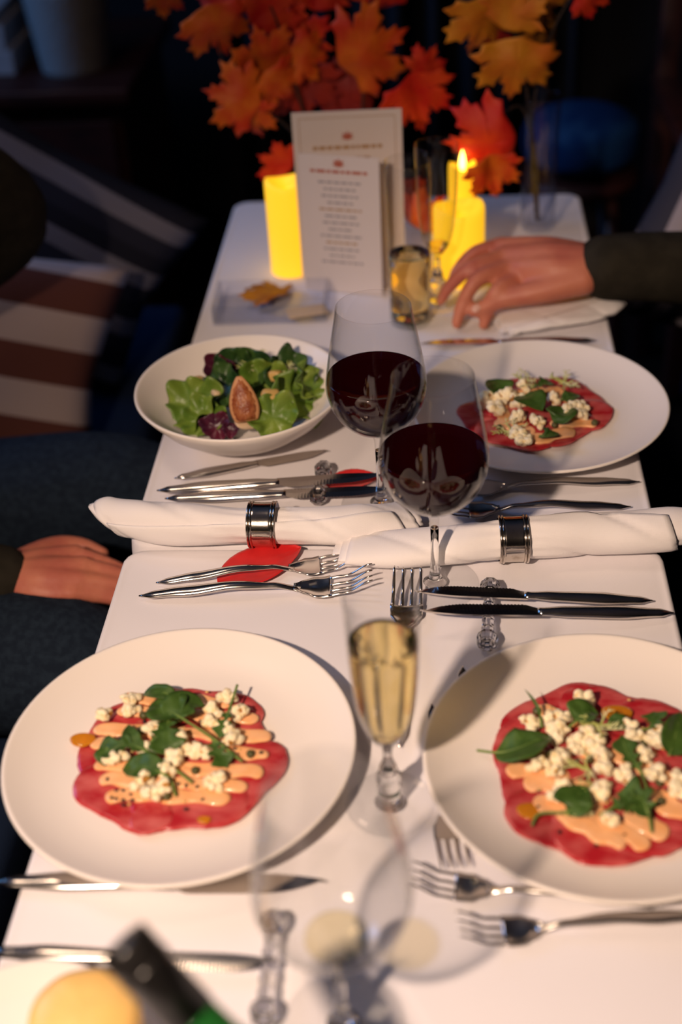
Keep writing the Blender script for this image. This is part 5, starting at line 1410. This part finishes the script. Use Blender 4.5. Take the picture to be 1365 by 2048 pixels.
for i in range(16):
    a = rr.uniform(0, 6.28); L = rr.uniform(0.12, 0.2)
    pts = [Vector((0.02 * math.cos(a), 0.02 * math.sin(a), 0.11)), Vector((0.05 * math.cos(a), 0.05 * math.sin(a), 0.11 + L * 0.6)), Vector((L * 0.7 * math.cos(a), L * 0.7 * math.sin(a), 0.11 + L * 0.7))]
    path = crom(pts, 6); _, fr = frames(path); V = []; F = []
    for k, p in enumerate(path):
        w_ = 0.028 * math.sin(math.pi * (0.06 + 0.93 * k / (len(path) - 1)))
        sd = fr[k][1]
        V += [p - sd * w_, p + Vector((0, 0, -0.004)), p + sd * w_]
    for k in range(len(path) - 1):
        F += [(3 * k, 3 * k + 1, 3 * k + 4, 3 * k + 3), (3 * k + 1, 3 * k + 2, 3 * k + 5, 3 * k + 4)]
    o = mk('leaf', V, F, MATS['plant'], t); md = o.modifiers.new('s', 'SOLIDIFY'); md.thickness = 0.001
for k in range(5):
    q = mk('book', *box(0, 0, 0, 0.24 - 0.01 * k, 0.17, 0.026, 0.002), MATS['paper_stack'], loc=(BX - 0.245 + 0.006 * (k % 2), 2.92, CT + 0.0135 + 0.0265 * k), smooth=False)
    tag(q, ('bottom book of the pale stack beside the basket', 'second book from the bottom of the stack beside the basket', 'middle book of the pale stack beside the basket', 'fourth book up in the stack beside the basket', 'topmost book of the pale stack beside the basket')[k], 'book', 'books stacked on the cabinet')

# wooden chair at the far right
t = thing('wooden_chair', 'dark reddish wooden armchair frame in the far right corner', 'chair', (0.72, 2.62, 0))
for sx in (-1, 1):
    mk('leg', *box(sx * 0.24, -0.22, 0.22, 0.045, 0.045, 0.44, 0.004), MATS['dark_wood'], t)
    mk('back_post', *box(sx * 0.24, 0.22, 0.45, 0.045, 0.045, 0.90, 0.004), MATS['dark_wood'], t)
    mk('armrest', *box(sx * 0.24, 0.0, 0.66, 0.06, 0.48, 0.03, 0.006), MATS['dark_wood'], t)
    mk('arm_post', *box(sx * 0.24, -0.22, 0.545, 0.04, 0.04, 0.20, 0.004), MATS['dark_wood'], t)
mk('seat', *box(0, 0, 0.455, 0.52, 0.50, 0.035, 0.008), MATS['dark_wood'], t)
mk('top_rail', *box(0, 0.22, 0.88, 0.50, 0.04, 0.09, 0.008), MATS['dark_wood'], t)
for k in range(4):
    mk('slat', *box(-0.15 + 0.1 * k, 0.22, 0.655, 0.035, 0.015, 0.365, 0.003), MATS['dark_wood'], t)
# stool with a blue cushion, behind the table end
sx_, sy_, sz_ = (0.2769, 2.55, 0.6463)
SX, SY, SZ = sx_, sy_, 0.0
SH = sz_ - 0.492
t = thing('stool', 'dark wooden stool behind the far end of the table', 'stool', (SX, SY, SZ))
mk('seat', *lathe([(0.0001, SH + 0.40), (0.11, SH + 0.40), (0.12, SH + 0.415), (0.11, SH + 0.43), (0.0001, SH + 0.43)], 32), MATS['dark_wood'], t)
for k in range(4):
    a = math.pi / 4 + math.pi / 2 * k
    mk('leg', *tube([(0.08 * math.cos(a), 0.08 * math.sin(a), SH + 0.40), (0.15 * math.cos(a), 0.15 * math.sin(a), 0.0)], [0.016, 0.013], 10), MATS['dark_wood'], t)
V, F = ico(1, 4)
o = mk('round_cushion', [(v.x * 0.115, v.y * 0.115, math.copysign(abs(v.z) ** 0.6, v.z) * 0.06) for v in V], F, MATS['blue_fabric'], loc=(SX, SY, SH + 0.492))
tag(o, 'round blue cushion on the stool in the dark background', 'cushion')
# curtain at the back wall
V = []; F = []
for i in range(121):
    x = i / 120
    for j in range(2):
        V.append((-0.45 + 0.9 * x, 0.04 * math.sin(x * 60) + 0.015 * math.sin(x * 23), 0.02 + 2.5 * j))
for i in range(120):
    F.append((2 * i, 2 * i + 2, 2 * i + 3, 2 * i + 1))
o = mk('curtain', V, F, MATS['curtain'], loc=(-0.1, 3.5, 0.0)); md = o.modifiers.new('s', 'SOLIDIFY'); md.thickness = 0.002
tag(o, 'dark grey pleated curtain hanging at the back wall', 'curtain')
